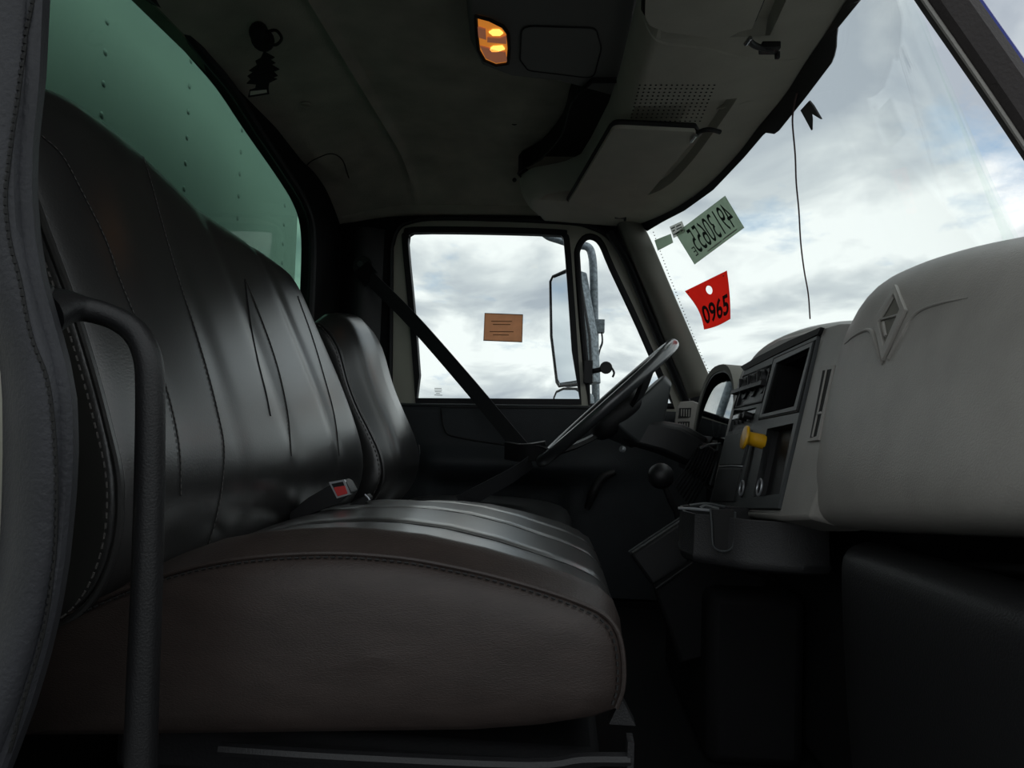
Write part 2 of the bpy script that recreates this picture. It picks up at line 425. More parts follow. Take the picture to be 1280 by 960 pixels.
def gasket(name, l, r):
    c = sum(l, Vector())/len(l); inn = []
    n = len(l)
    for i in range(n):
        t = (l[(i+1) % n]-l[i-1]).normalized(); nn = Vector((-t.z, 0, t.x))
        if nn.dot(c-l[i]) < 0: nn = -nn
        inn.append(l[i]+nn*r)
    return inn
wn2 = gasket('a', wn, .020); vt2 = gasket('b', vt, .014)
mesh('window_gasket', plate([p+Vector((0, -.006, 0)) for p in wn], [[p+Vector((0, -.006, 0)) for p in wn2]], (0, .03, 0)), M['rubber'], door, smooth=False, label='black rubber channel of main window')
mesh('vent_gasket', tube([p+Vector((0, .004, 0)) for p in vt], .011, 8, 1, closed=True), M['rubber'], door, label='black rubber channel of front quarter window')
mesh('pane', plate([p+Vector((0, .012, 0)) for p in wn], [], (0, .004, 0)), M['glass'], door, smooth=False)
mesh('pane', plate([p+Vector((0, .012, 0)) for p in vt], [], (0, .004, 0)), M['glass'], door, smooth=False)
# glass marking, a few tiny lines
mk = []
for i, (a, b) in enumerate([(543, 552), (543, 552.5), (543.5, 552), (545, 550), (543, 553)]):
    yy = 485.5+i*2.1; p, q = D(a, yy, YG+.009), D(b, yy, YG+.009)
    mk.append(box((p+q)/2, ((q-p).length, .0006, .0018)))
mesh('glass_marking', join(*mk), M['dash_grey'], door, smooth=False, kind='stuff')
# door latch bracket on the division bar (black clamp of the vent window)
p = D(735, 465, YG-.012)
mesh('vent_latch', join(box(p, (.028, .03, .075)), tube([p, p+Vector((.03, -.012, .006)), p+Vector((.055, -.012, .014))], .009, 8), disc(p+Vector((.056, -.018, .014)), (0, -1, 0), .020, .010, 18), tube([p+Vector((.07, -.02, .02)), p+Vector((.082, -.02, .0)), p+Vector((.078, -.02, -.016))], .004, 6)), M['black'], door, bevel=.002)
# lower trimmed panel: relief as real geometry
def dpanel(u, v):
    x = lerp(-.565, .47, u); z = lerp(.03, .626, v); return x, z
def dfn(u, v):
    x, z = dpanel(u, v); y = YD-.012
    # raised middle pad that swells towards the armrest
    arm = math.exp(-((z-.44)/.045)**2)*(1/(1+math.exp(-(x+.44)/.015)))*(1/(1+math.exp((x-.14)/.05)))
    y -= .035*arm
    pk = (1/(1+math.exp(-(x+.40)/.008)))*(1/(1+math.exp((x-.02)/.012)))*(1/(1+math.exp(-(z-.24)/.01)))*(1/(1+math.exp((z-.385)/.007)))
    y += .024*pk
    if v > .97: y += .010*(v-.97)/.03
    return (x, y, z)
mesh('trim_panel', grid(dfn, 90, 60, (0, .03, 0)), M['door_panel'], door)
mesh('door_skin', box((-.05, YD+.05, .30), (1.1, .02, .66)), M['cream'], door)
ins = [U(a, b, y=YD-.018) for a, b in [(551, 509), (640, 510), (735, 511), (728, 520), (700, 545), (676, 562), (630, 556), (570, 546), (556, 537)]]
ins = smooth_path(ins+[ins[0]], 4)[:-1]
mesh('trim_insert', plate(ins, [], (0, .012, 0)), M['door_panel'], door, bevel=.003)
mesh('insert_groove', tube(ins, .0028, 6, 1, closed=True), M['seam'], door)
mesh('sill_trim', tube([U(500, 505.5, y=YD-.01), U(620, 507, y=YD-.012), U(738, 509, y=YD-.01)], .0045, 8, 4), M['dash_grey'], door, label='shiny strip along the window sill')
mesh('pull_handle', tube([U(768, 590, y=YD-.06), U(752, 598, y=YD-.07), U(742, 615, y=YD-.07), U(734, 636, y=YD-.06)], [.010, .014, .016, .009], 10, 4), M['charcoal'], door, bevel=0)
mesh('lock_striker', tube([U(523, 556, y=YD-.02), U(524, 563, y=YD-.02), U(524, 577, y=YD-.02)], .004, 6, 3), M['dash_grey'], wl)

# ---- windshield surface
def ws(s, t):
    xh = .475-.20*s*s; zh = 1.215-.035*s*s; xb = .80-.34*s*s; zb = .70
    return Vector((lerp(xh, xb, t), YC+.76*s, lerp(zh, zb, t)))
def onws(px, py, off=0.0):
    d = ray(px, py)
    def f(y):
        p = CAM+d*(y/d.y); s = (y-YC)/.76; zh = 1.215-.035*s*s; t = (p.z-zh)/(.70-zh)
        return p, s, t, p.x-ws(s, t).x
    a, b = .3, 3.2
    for _ in range(50):
        m_ = (a+b)/2
        if f(m_)[3] > 0: b = m_
        else: a = m_
    p, s, t, _ = f(a)
    du = ws(s+.01, t)-ws(s, t); dv = ws(s, t+.01)-ws(s, t); n = du.cross(dv).normalized()
    if n.dot(d) > 0: n = -n
    return p+n*off
w2 = thing('window_2', (.6, YC, .7), kind='structure')
mesh('pane', grid(lambda u, v: ws(lerp(-1.04, 1.04, u), lerp(-.14, 1.03, v)), 24, 12, (.004, 0, .002)), M['glass'], w2, label='curved windshield pane')
hi_ = [(1090, -40), (1061, 0), (1036, 39), (1009, 78), (984, 117), (951, 157), (923, 193), (886, 231), (850, 257), (823, 271), (800, 280)]
lo_ = [(1112, -40), (1078, 0), (1050, 34), (1049, 58), (1045, 74), (1010, 120), (973, 166), (961, 162), (932, 196), (894, 236), (858, 262), (831, 276), (811, 288)]
hp, lp_ = smooth_path([onws(a, b, .004) for a, b in hi_], 4), [onws(a, b, .004) for a, b in lo_]
def resample(P_, n):
    cum = [0]
    for i in range(len(P_)-1): cum.append(cum[-1]+(P_[i+1]-P_[i]).length)
    out = []
    for k in range(n+1):
        s = cum[-1]*k/n
        for i in range(len(P_)-1):
            if cum[i+1] >= s-1e-9: out.append(P_[i].lerp(P_[i+1], (s-cum[i])/max(1e-9, cum[i+1]-cum[i]))); break
    return out
nb = 60; A_, B_ = resample(hp, nb), resample(lp_, nb)
mesh('frit_band', grid(lambda u, v: A_[int(round(u*nb))].lerp(B_[int(round(u*nb))], v) if True else None, nb, 2, (-.002, 0, -.002)), M['rubber'], w2, smooth=False, label='black band along windshield header')
dots = []
for i in range(46):
    t = i/45; a = lerp(819, 888, t)+3; b = 290+ (468-290)*(t**1.0)
    a = interp([(290, 817), (340, 835), (400, 859), (440, 875), (470, 889)], b)+1
    p = onws(a, b, .004); dots.append(box(p, (.003, .003, .0022)))
mesh('frit_dots', join(*dots), M['rubber'], w2, smooth=False, kind='stuff')

# far A-pillar trim
def pil(px0, py0, px1, py1, y0, y1): return U(px0, py0, y=y0), U(px1, py1, y=y1)
rows = []
for t, a0, a1, py0, py1 in [(0, 770, 799, 272, 276), (.1, 776, 810, 290, 292), (.25, 790, 824, 325, 325), (.45, 812, 845, 375, 375), (.65, 828, 864, 420, 418), (.85, 846, 883, 465, 462), (1, 858, 897, 500, 492)]:
    L_, R_ = U(a0, py0, y=2.31), onws(a1, py1, .003)
    row = []
    for k in range(7):
        q = k/6; p = L_.lerp(R_, q); p += Vector((-.035, -.05, 0))*math.sin(q*math.pi)*.6
        row.append(p)
    rows.append(row)
v_ = [p for r_ in rows for p in r_]
f_ = [(i*7+j, i*7+j+1, (i+1)*7+j+1, (i+1)*7+j) for i in range(len(rows)-1) for j in range(6)]
t1 = mesh('trim_1', (v_, f_), M['pillar'], kind='structure', sub=2)
so = t1.modifiers.new('s', 'SOLIDIFY'); so.thickness = .006
mesh('trim_2', tube([U(762, 290, y=2.30), U(785, 330, y=2.30), (U(812, 395, y=2.30)), U(838, 455, y=2.29), U(862, 512, y=2.28)], .016, 10, 5, flat=.6), M['rubber'], kind='structure', label='black seal beside driver quarter window')

# near passenger-side pillars, sill and roof rail, body round the open doorway
YN = .64
tr3 = thing('trim_3', (.30, YN, .65), kind='structure')
pa = [U(1152, -60, y=YN), U(1192, 0, y=YN), U(1234, 60, y=YN), U(1288, 138, y=YN), U(1356, 240, y=YN), U(1440, 370, y=YN)]
rings = []
for i, p in enumerate(smooth_path(pa, 4)):
    rings.append([p+Vector((dx, dy, 0)) for dx, dy in [(-.024, .004), (-.018, -.008), (0, -.014), (.014, -.008), (.020, .004), (.016, .012), (-.020, .016)]])
mesh('pillar_cover', loft(rings), M['near_pillar'], tr3)
mesh('pillar_edge', tube([p+Vector((.022, 0, 0)) for p in smooth_path(pa, 4)], .0022, 6, 1), M['blue'], tr3, label='blue painted outer edge')
mesh('pillar_lip', tube([p+Vector((-.025, .0, 0)) for p in smooth_path(pa, 4)], .0022, 6, 1), M['beige'], tr3)
# near B-pillar: cream body behind a padded black strip
YB = .50
tr4 = thing('trim_4', (-.40, YB, 0), kind='structure')
mesh('door_post', loft([[Vector((xr_, .52, z)), Vector((xr_, .58, z)), Vector((xr_-.12, .58, z)), Vector((xr_-.12, .52, z))] for z, xr_ in ((-.03, -.50), (.34, -.50), (.44, -.425), (.62, -.425), (.80, -.515), (1.27, -.515))]), M['cream'], tr4, bevel=.012)
mesh('post_latch', join(box((-.421, .56, .555), (.012, .04, .06)), tube([(-.42, .55, .53), (-.41, .55, .555), (-.42, .55, .58)], .007, 8)), M['black'], tr4, bevel=.003)
edge_r = [(-240, 70), (-80, 68), (0, 63), (100, 58), (180, 49), (240, 47), (300, 52), (350, 60), (400, 74), (450, 88), (500, 97), (560, 99), (620, 96), (700, 88), (760, 78), (820, 64), (880, 46), (940, 24), (1000, 0), (1060, -30)]
edge_l = [(-240, -60), (-80, -60), (300, -40), (400, -14), (450, 2), (500, 9), (560, 12), (620, 12), (680, 10), (730, 3), (780, -8), (900, -50), (1060, -110)]
rings = []
for k in range(58):
    py = -220+1280*k/57; a, b = interp(edge_l, py), interp(edge_r, py)
    row = []
    for q in range(13):
        u = q/12; p = U(lerp(a, b, u), py, y=YB+.020-.030*math.sin(min(1, u*1.0)*math.pi)**.6-(.004*math.exp(-((u-.9)/.06)**2))+(.005*math.exp(-((u-.72)/.035)**2)))
        row.append(p)
    back = [U(b-8, py, y=YB+.05), U(a-30, py, y=YB+.05)]
    rings.append(row+back)
strip = mesh('padded_strip', loft(rings), M['seal'], tr4)
ts = tree_of(strip)
st_px = [(44, -20), (42, 0), (34, 40), (28, 80), (20, 140), (12, 200), (8, 250), (13, 300), (25, 350), (40, 420), (58, 470), (66, 520), (70, 580), (70, 640), (68, 690), (62, 750), (50, 810), (32, 870), (12, 940)]
pp = on_path(ts, st_px, .0004, 8)
mesh('strip_seam', tube(pp, .0012, 6, 1), M['seam'], tr4)
mesh('strip_stitching', dashes([p+Vector((0, -.001, 0)) for p in pp], .0036, .0026, .0013), M['dark_thread'], tr4, kind='stuff')
# roof rail, sill and lower body round the doorway
mesh('trim_5', tube([(-.72, .64, 1.24), (-.3, .60, 1.27), (.1, .61, 1.26), (.26, .66, 1.20)], .035, 10, 5), M['cream'], kind='structure')
mesh('trim_6', box((-.02, .60, .0), (1.2, .10, .10)), M['black'], kind='structure', bevel=.01)
mesh('wall_right', box((.62, .52, .33), (.5, .05, .70)), M['black_soft'], kind='structure')
mesh('trim_8', box((-.67, .56, .62), (.24, .05, 1.25)), M['cream'], kind='structure', bevel=.01, label='cream painted rear quarter of the cab')

# ================================================================ BENCH
SY0, SY1 = .70, 1.55
bench = thing('passenger_bench_seat', (-.2, 1.1, .0), 'wide black vinyl two-person bench seat with curved stitched seams, nearest the open doorway', 'seat')
side_px = [(20, 800), (140, 745), (200, 722), (250, 708), (300, 699), (350, 694), (400, 692), (450, 693), (520, 700), (600, 716), (660, 732), (710, 748), (748, 764), (766, 780), (775, 800), (779, 830), (778, 860), (770, 884), (745, 893), (680, 903), (600, 909), (450, 911), (300, 913), (150, 915), (20, 916)]
sd = [U(a, b, y=SY0) for a, b in side_px]
cen = sum(sd, Vector())/len(sd)
cen.z = .37
def crown(y):
    s = (y-SY0)/(SY1-SY0); return max(0, math.sin(min(1, max(0, s))*math.pi))**.55
rings = []
for sc, yy in ((.02, -.016), (.35, -.0155), (.65, -.014), (.85, -.011), (.95, -.007), (.985, -.003), (1, 0)):
    rings.append([Vector((cen.x+(p.x-cen.x)*sc, SY0+yy*1.8, cen.z+(p.z-cen.z)*sc)) for p in sd])
nS = 80
for k in range(1, nS+1):
    s = k/nS; y = lerp(SY0, SY1, s); c = crown(y); ring = []
    for i, p in enumerate(sd):
        top = 1 if i < 13 else (max(0, 1-(i-13)/4) if i < 17 else 0)
        q = p.copy(); q.y = y
        fx = min(1, max(0, (p.x+.5)/.55))
        dz = .018*c*top*math.sin(math.pi*min(1, .25+.75*fx)) - .052*s**1.25*top*min(1, fx*2.5)
        dz += .013*top*math.exp(-((y-.748)/.028)**2)*min(1, max(0, fx*4))
        # pleats between the sewn panels
        for yp in (.90, 1.10, 1.30): dz -= .006*math.exp(-((y-yp)/.012)**2)*top
        q.z += dz
        if i >= 11 and i <= 18: q.x += .006*c
        if i >= 20: q.z = min(q.z, .30)
        if s > .93: q = Vector((cen.x+(q.x-cen.x)*(1-.10*((s-.93)/.07)**2), y, cen.z+(q.z-cen.z)*(1-.35*((s-.93)/.07)**2)))
        ring.append(q)
    rings.append(ring)
cush = mesh('cushion', loft(rings), M['vinyl_top'], bench)
# side panel gets the browner leather of the photograph: its own piece over the end of the cushion
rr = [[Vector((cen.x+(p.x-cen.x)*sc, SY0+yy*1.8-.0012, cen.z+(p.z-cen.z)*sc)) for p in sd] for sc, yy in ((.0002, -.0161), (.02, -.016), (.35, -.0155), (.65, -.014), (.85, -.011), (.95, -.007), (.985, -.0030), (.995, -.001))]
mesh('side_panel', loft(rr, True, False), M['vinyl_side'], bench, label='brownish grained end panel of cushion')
pp = [Vector((p.x, SY0-.004, p.z+.001)) for p in smooth_path(sd[:18], 6)]
mesh('piping', tube(pp, .0026, 8, 1), M['vinyl_side'], cush)
st = [Vector((p.x+(cen.x-p.x)*.026, SY0-.0112, p.z+(cen.z-p.z)*.026)) for p in pp]
mesh('stitching', dashes([p+Vector((0, 0, 0)) for p in st], .0042, .0030, .0011), M['dark_thread'], cush, kind='stuff')
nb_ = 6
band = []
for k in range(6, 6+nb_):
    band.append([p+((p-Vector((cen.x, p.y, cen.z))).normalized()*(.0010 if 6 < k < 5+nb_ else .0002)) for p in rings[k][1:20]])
mesh('bolster', loft(band, False, False), M['vinyl_side'], bench, label='rolled edge band along end of cushion, doorway light painted in as a brownish tint')  # overlay band whose brown colour stands in for doorway light on the bolster
for yp in (.90, 1.10, 1.30):
    P_ = []
    for i in range(2, 17):
        k = 6+int(round((yp-SY0)/(SY1-SY0)*nS)); P_.append(rings[k][i]+Vector((0, 0, .0016)))
    mesh('panel_seam', tube(P_, .0017, 6, 4), M['seam'], cush)
# backrest: loft along y of a side profile
prof = [(.36, -.50), (.38, -.455), (.41, -.425), (.46, -.408), (.52, -.408), (.58, -.425), (.64, -.446), (.70, -.470), (.76, -.497), (.82, -.524), (.87, -.546), (.91, -.566), (.94, -.590)]
def back_ring(y, s):
    edge = min(s, 1-s); e1 = 1-math.exp(-edge/(.045 if s < .5 else .03))              # near the ends the padding falls back
    h = interp([(0, .945), (.12, .962), (.25, .955), (.5, .915), (.75, .905), (.93, .895), (1, .865)], s)
    sc = (h-.36)/(.94-.36); ring = []
    for z, x in prof:
        zz = .36+(z-.36)*sc; d = -.028*(1-e1)
        d -= .006*sum(math.exp(-((y-yp)/.010)**2) for yp in (.90, 1.10, 1.31))
        d += .010*math.sin(math.pi*s)*math.exp(-((zz-.50)/.08)**2)
        # shallow saddle across the shoulders
        ring.append(Vector((x+d, y, zz)))
    topx = ring[-1].x
    ring += [Vector((topx-.03, y, h+.006*e1)), Vector((topx-.06, y, h-.01)), Vector((topx-.075, y, h-.05)), Vector((-.66, y, .6)), Vector((-.60, y, .36))]
    return ring
rings = []
for k in range(49):
    s = k/48; s = .5-.5*math.cos(math.pi*s)
    rings.append(back_ring(lerp(SY0-.005, SY1, s), s))
def shrink(ring, sc, dy):
    c = sum(ring, Vector())/len(ring); return [c+(p-c)*sc+Vector((0, dy, 0)) for p in ring]
r0, r1_ = rings[0], rings[-1]
rings = [shrink(r0, .05, -.008), shrink(r0, .8, -.008), shrink(r0, .96, -.005)]+rings+[shrink(r1_, .95, .006), shrink(r1_, .7, .012), shrink(r1_, .05, .012)]
br = mesh('backrest', loft(rings), M['vinyl'], bench, sub=1)
pp = smooth_path([p+Vector((.002, -.004, 0)) for p in r0[:14]], 5)
mesh('piping', tube(pp, .0042, 8, 1), M['vinyl'], br)
mesh('stitching', dashes([p+Vector((-.010, -.006, 0)) for p in pp], .006, .004, .0011), M['thread'], br, kind='stuff')
tb = tree_of(br)
seams = [[(52, 170), (78, 195), (105, 245), (132, 300), (150, 350), (175, 410), (195, 450), (212, 500), (224, 560), (226, 620)],
         [(168, 168), (185, 215), (203, 280), (222, 345), (240, 400), (258, 460), (272, 515), (280, 560), (277, 610), (268, 655), (256, 692)],
         [(307, 349), (324, 392), (338, 430), (350, 470), (360, 520), (364, 570)],
         [(372, 370), (390, 420), (405, 470), (418, 520), (424, 570)]]
for i, sx in enumerate(seams):
    q = on_path(tb, sx, .0002, 8)
    if len(q) > 4:
        mesh('panel_seam', tube(q, .0010, 6, 1), M['seam'], br)
        mesh('stitching', dashes([p+Vector((.0012, -.0016, 0)) for p in q], .0042, .0030, .00055), M['thread'], br, kind='stuff')
q = on_path(tb, [(306, 349), (309, 375), (314, 410), (322, 450), (332, 490), (338, 520)], .0002, 8)
mesh('panel_seam', tube(q, .0013, 6, 1), M['seam'], br)
# seat frame
mesh('seat_frame', join(box((-.20, 1.12, .245), (.50, .78, .05)), box((-.22, 1.11, .12), (.42, .70, .22))), M['black_soft'], bench, bevel=.01)
mesh('seat_rail', tube([(-.32, .695, .266), (-.2, .695, .266), (-.02, .695, .270), (.03, .695, .278), (.075, .695, .281)], .0065, 8, 4), M['black'], bench)
mesh('rail_end', box((.075, .70, .284), (.006, .02, .03)), M['charcoal'], bench, smooth=False)
mesh('rail_bracket', ([(.055, .70, .31), (.08, .70, .31), (.066, .70, .335), (.055, .72, .31), (.08, .72, .31), (.066, .72, .335)], [(0, 1, 2), (3, 5, 4), (0, 3, 4, 1), (1, 4, 5, 2), (2, 5, 3, 0)]), M['charcoal'], bench, smooth=False)

# ================================================================ DRIVER SEAT
ds = thing('driver_seat', (-.25, 1.88, 0), 'narrow black vinyl driver seat behind the far end of the bench', 'seat')
def d_ring(y, s):
    edge = min(s, 1-s); e1 = 1-math.exp(-edge/.07); h = interp([(0, .80), (.1, .835), (.5, .85), (.9, .83), (1, .78)], s)
    pr = [(.34, -.44), (.38, -.40), (.44, -.372), (.50, -.378), (.56, -.405), (.62, -.437), (.68, -.462), (.72, -.474), (.77, -.490), (.81, -.515), (.83, -.540)]
    ring = [Vector((x-.04*(1-e1), y, .34+(z-.34)*(h-.34)/.49)) for z, x in pr]; tx = ring[-1].x
    return ring+[Vector((tx-.03, y, h)), Vector((tx-.055, y, h-.02)), Vector((-.62, y, .6)), Vector((-.55, y, .34))]
R_ = [d_ring(lerp(1.68, 2.01, k/24), k/24) for k in range(25)]
R2 = [shrink(R_[0], .05, -.006), shrink(R_[0], .93, -.006)]+R_+[shrink(R_[-1], .93, .006), shrink(R_[-1], .05, .006)]
db = mesh('backrest', loft(R2), M['vinyl'], ds, sub=1)
pp = smooth_path([p+Vector((.001, -.004, 0)) for p in R_[0][:12]], 4)
mesh('piping', tube(pp, .004, 8, 1), M['vinyl'], db)
mesh('stitching', dashes([p+Vector((-.008, -.004, 0)) for p in pp], .006, .005, .0014), M['thread'], db, kind='stuff')
cp = [(-.45, .31), (-.45, .345), (-.38, .36), (-.2, .365), (-.05, .36), (.02, .345), (.045, .32), (.03, .30), (-.1, .29), (-.3, .29)]
rings = [[Vector((-.2+(x+.2)*sc, y, .36+(z-.36)*sc)) for x, z in cp] for y, sc in ((1.63, .1), (1.632, .85), (1.64, .97), (1.67, 1), (1.86, 1.01), (2.06, 1), (2.09, .97), (2.10, .85), (2.102, .1))]
mesh('cushion', loft(rings), M['vinyl'], ds, sub=1)
mesh('seat_frame', join(box((-.2, 1.87, .27), (.46, .44, .06)), box((-.2, 1.87, .12), (.30, .34, .26))), M['black_soft'], ds, bevel=.01)

# ================================================================ BELTS
b1 = thing('seat_belt', (-.65, 2.29, 1.06), 'black shoulder belt running from the pillar bolt down across the driver window', 'seat belt')
an = U(451, 331, y=2.295)
mesh('anchor_plate', disc(an+Vector((.004, .01, -.004)), (0, -1, 0), .034, .008, 20), M['black'], b1, bevel=.002)
mesh('bolt', disc(an+Vector((0, .0, 0)), (0, -1, 0), .012, .010, 12), M['bolt'], b1, bevel=.002)
mid = U(661, 571, y=2.02)
mesh('shoulder_webbing', ribbon([U(462, 347, y=2.27), U(515, 400, y=2.24), U(580, 474, y=2.16), U(630, 534, y=2.07), U(661, 571, y=2.0)], (.45, -.35, .5), .050, .0025), M['webbing'], b1)
mesh('webbing_guide', ribbon([U(452, 333, y=2.28), U(457, 341, y=2.277), U(464, 349, y=2.27)], (.6, -.2, .5), .062, .006), M['black'], b1)
mesh('latch_tongue', join(ribbon([U(632, 563, y=2.02), U(655, 566, y=1.98), U(684, 562, y=1.97)], (.2, -.3, 1), .050, .012), tube([U(650, 556, y=1.97), U(668, 556, y=1.965), U(686, 562, y=1.96), U(690, 571, y=1.96)], .0035, 6)), M['black'], b1, bevel=.003)
mesh('lap_webbing', ribbon([U(664, 577, y=1.99), U(640, 594, y=1.96), U(605, 613, y=1.93), U(575, 630, y=1.92)], (.25, -.3, 1), .048, .0025), M['webbing'], b1)
def buckle(p, q, wdt, label, red):
    b = thing('belt_buckle', p, label, 'buckle')
    p, q = Vector(p), Vector(q); t = (q-p).normalized(); s = Vector((0, 1, 0)); s = (s-t*s.dot(t)).normalized(); n_ = t.cross(s)
    rg = []
    for u, k in ((0, .55), (.25, .8), (.6, 1), (.93, 1), (1, .86)):
        c = p.lerp(q, u); rg.append([c+s*a*wdt*k+n_*e_*.016*k for a, e_ in ((-.5, -.8), (-.3, -1), (.3, -1), (.5, -.8), (.5, .8), (.3, 1), (-.3, 1), (-.5, .8))])
    mesh('housing', loft(rg), M['black'], b, bevel=.002)
    if red:
        c = q+t*.001
        o_ = [c+s*a*wdt*.40+n_*e_*.013 for a, e_ in ((-1, -1), (1, -1), (1, 1), (-1, 1))]
        i_ = [c+s*a*wdt*.32+n_*e_*.010 for a, e_ in ((-1, -1), (1, -1), (1, 1), (-1, 1))]
        mesh('slot_frame', plate(o_, [i_], t*.003), M['dash_grey'], b, smooth=False, label='grey rim round the slot')
        mesh('release_button', box(c+n_*-.002, (.004, wdt*.60, .014), Matrix((t, s, n_)).transposed()), M['red'], b, bevel=.001, label='red press button')
    mesh('stalk', ribbon([p-t*.10, p-t*.04, p+t*.01], s, wdt*.55, .006), M['webbing'], b)
    return b
# the buckle end faces the doorway
def buckle2():
    b = thing('belt_buckle', U(395, 635, y=1.10), 'black belt buckle with a red release button, lying against the bench backrest', 'buckle')
    Yk = 1.10
    out = [U(a, c, y=Yk) for a, c in [(411, 607), (428, 600), (433, 603), (440, 616), (424, 628), (395, 640), (372, 652), (361, 655), (361, 641), (385, 622)]]
    mesh('housing', plate(out, [], (0, .035, 0)), M['black'], b, bevel=.005, seg=3)
    fr = [U(a, c, y=Yk-.002) for a, c in [(411, 603), (430, 599.5), (438, 618), (421, 623)]]
    inr = [U(a, c, y=Yk-.002) for a, c in [(413.5, 605), (428.5, 602), (434.5, 616.5), (422, 620)]]
    mesh('slot_frame', plate(fr, [inr], (0, .006, 0)), M['silver'], b, smooth=False, label='grey rim round the slot')
    mesh('slot', plate([p+Vector((0, .003, 0)) for p in inr], [], (0, .003, 0)), M['seam'], b, smooth=False)
    bt = [U(a, c, y=Yk-.003) for a, c in [(417, 609.5), (431, 607), (434.5, 617), (422, 620.5)]]
    mesh('release_button', plate(bt, [], (0, .006, 0)), M['red'], b, smooth=False, label='red press button')
    mesh('stalk', ribbon([U(372, 648, y=1.12), U(345, 662, y=1.14), U(315, 682, y=1.16)], (.2, 0, 1), .028, .006), M['webbing'], b)
    b = thing('belt_buckle', U(445, 635, y=1.2), 'plain dark buckle end lying low between bench and driver seat, beside the red-button buckle', 'buckle')
    out = [U(a, c, y=1.2) for a, c in [(425, 643), (440, 628), (457, 618.5), (461, 624), (452, 634), (436, 646)]]
    mesh('housing', plate(out, [], (0, .03, 0)), M['charcoal'], b, bevel=.004)
    mesh('metal_edge', tube([U(456, 618, y=1.195), U(460, 622, y=1.195), U(462, 625, y=1.195)], .0015, 6, 3), M['silver'], b)
    mesh('stalk', ribbon([U(436, 640, y=1.215), U(415, 652, y=1.22), U(395, 662, y=1.22)], (.2, 0, 1), .026, .005), M['webbing'], b)
buckle2()

# ================================================================ GRAB HANDLE
gh = thing('grab_handle', U(180, 900, y=.575), 'long black curved grab handle rising from the floor beside the bench', 'handle')
path = [U(52, 392, y=.53), U(78, 384, y=.55), U(105, 386, y=.565), U(140, 396, y=.575), U(168, 414, y=.58), U(184, 445, y=.58), U(188, 490, y=.58), U(187, 600, y=.58), U(184, 720, y=.58), U(179, 850, y=.58), U(175, 980, y=.58), U(174, 1050, y=.58)]
mesh('bar', tube(path, [.0190, .0150, .0105, .0100, .0108, .0112, .0115, .0118, .0122, .0126, .0130, .013], 16, 6), M['black'], gh)
mesh('mount_flange', disc(U(50, 393, y=.528), (.9, .5, 0), .024, .008, 18), M['black'], gh, bevel=.002)

# ================================================================ DASHBOARD
dash = thing('dashboard', (.55, 1.3, .45), 'beige-grey plastic dashboard with dark centre panel and bulging passenger side', 'dashboard')
# passenger bulge
def pd_ring(y):
    top = interp([(.44, .70), (.50, .742), (.58, .766), (.66, .780), (.75, .791), (.85, .798), (.92, .798), (.95, .793), (.975, .78)], y)
    fx = interp([(.44, .43), (.48, .365), (.53, .338), (.60, .330), (.80, .328), (.94, .330), (.975, .335)], y)
    bz = interp([(.44, .54), (.55, .525), (.70, .502), (.975, .462)], y)
    h = top-bz
    pr = [(.12, 0), (.06, .002), (.025, .015), (.008, .045), (.0, .10), (.0, .20), (.007, .33), (.016, .52), (.027, .68), (.037, .80), (.048, .88), (.064, .945), (.085, .985), (.115, 1.0), (.20, .985), (.45, .90), (.45, 0)]
    return [Vector((fx+a, y, bz+h*b)) for a, b in pr]
ys = [.44, .46, .48, .505, .53, .56, .6, .65, .7, .75, .8, .85, .9, .93, .955, .972]
rings = [pd_ring(y) for y in ys]; rings = [shrink(rings[0], .9, -.004)]+rings+[shrink(rings[-1], .985, .008), shrink(rings[-1], .95, .014), shrink(rings[-1], .9, .016)]
pb = mesh('passenger_bulge', loft(rings), M['beige'], dash, sub=1)
tp = tree_of(pb)
cr1 = on_path(tp, [(1056, 430), (1068, 420), (1082, 413), (1090, 415), (1094, 426), (1100, 445), (1104, 455)], .0)
cr2 = on_path(tp, [(1112, 448), (1128, 420), (1140, 398), (1155, 386), (1180, 378), (1210, 372)], .0)
mesh('moulded_ridge', join(tube(cr1, [.0008, .0022, .0030, .0030, .0020], 8, 1), tube(cr2, [.0030, .0030, .0022, .0018, .0006], 8, 1)), M['beige'], pb)
em_o = [(1123, 357), (1136, 388), (1107, 452), (1096, 402)]
em_i = [(1121, 368), (1129, 388), (1109, 434), (1102, 404)]
eo, ei = [on(tp, a, b, .001) for a, b in em_o], [on(tp, a, b, .001) for a, b in em_i]
nn = Vector((-1, -.2, .25)).normalized()*.004
vv = eo+ei+[p+nn for p in eo]+[p+nn for p in ei]
ff = []
for i in range(4):
    j = (i+1) % 4; ff += [(8+i, 8+j, 12+j, 12+i), (i, j, 8+j, 8+i), (4+i, 12+i, 12+j, 4+j)]
mesh('emblem_diamond', (vv, ff), M['beige'], pb, smooth=False, bevel=.0008, label='embossed diamond outline emblem')
mesh('emblem_inset', plate([p-nn*.05 for p in ei], [], nn*.12), M['pillar'], pb, smooth=False)
l1 = [on(tp, a, b, .0025) for a, b in [(1104, 400), (1112, 398), (1120, 396), (1127, 394)]]
l2 = [on(tp, a, b, .0025) for a, b in [(1107, 404), (1108, 412), (1110, 421)]]
l3 = [on(tp, a, b, .0025) for a, b in [(1105, 398), (1112, 386), (1119, 373)]]
mesh('emblem_letterform', join(tube(l1, .0014, 6, 2), tube(l2, .0020, 6, 2), tube(l3, .0012, 6, 2)), M['beige'], pb)

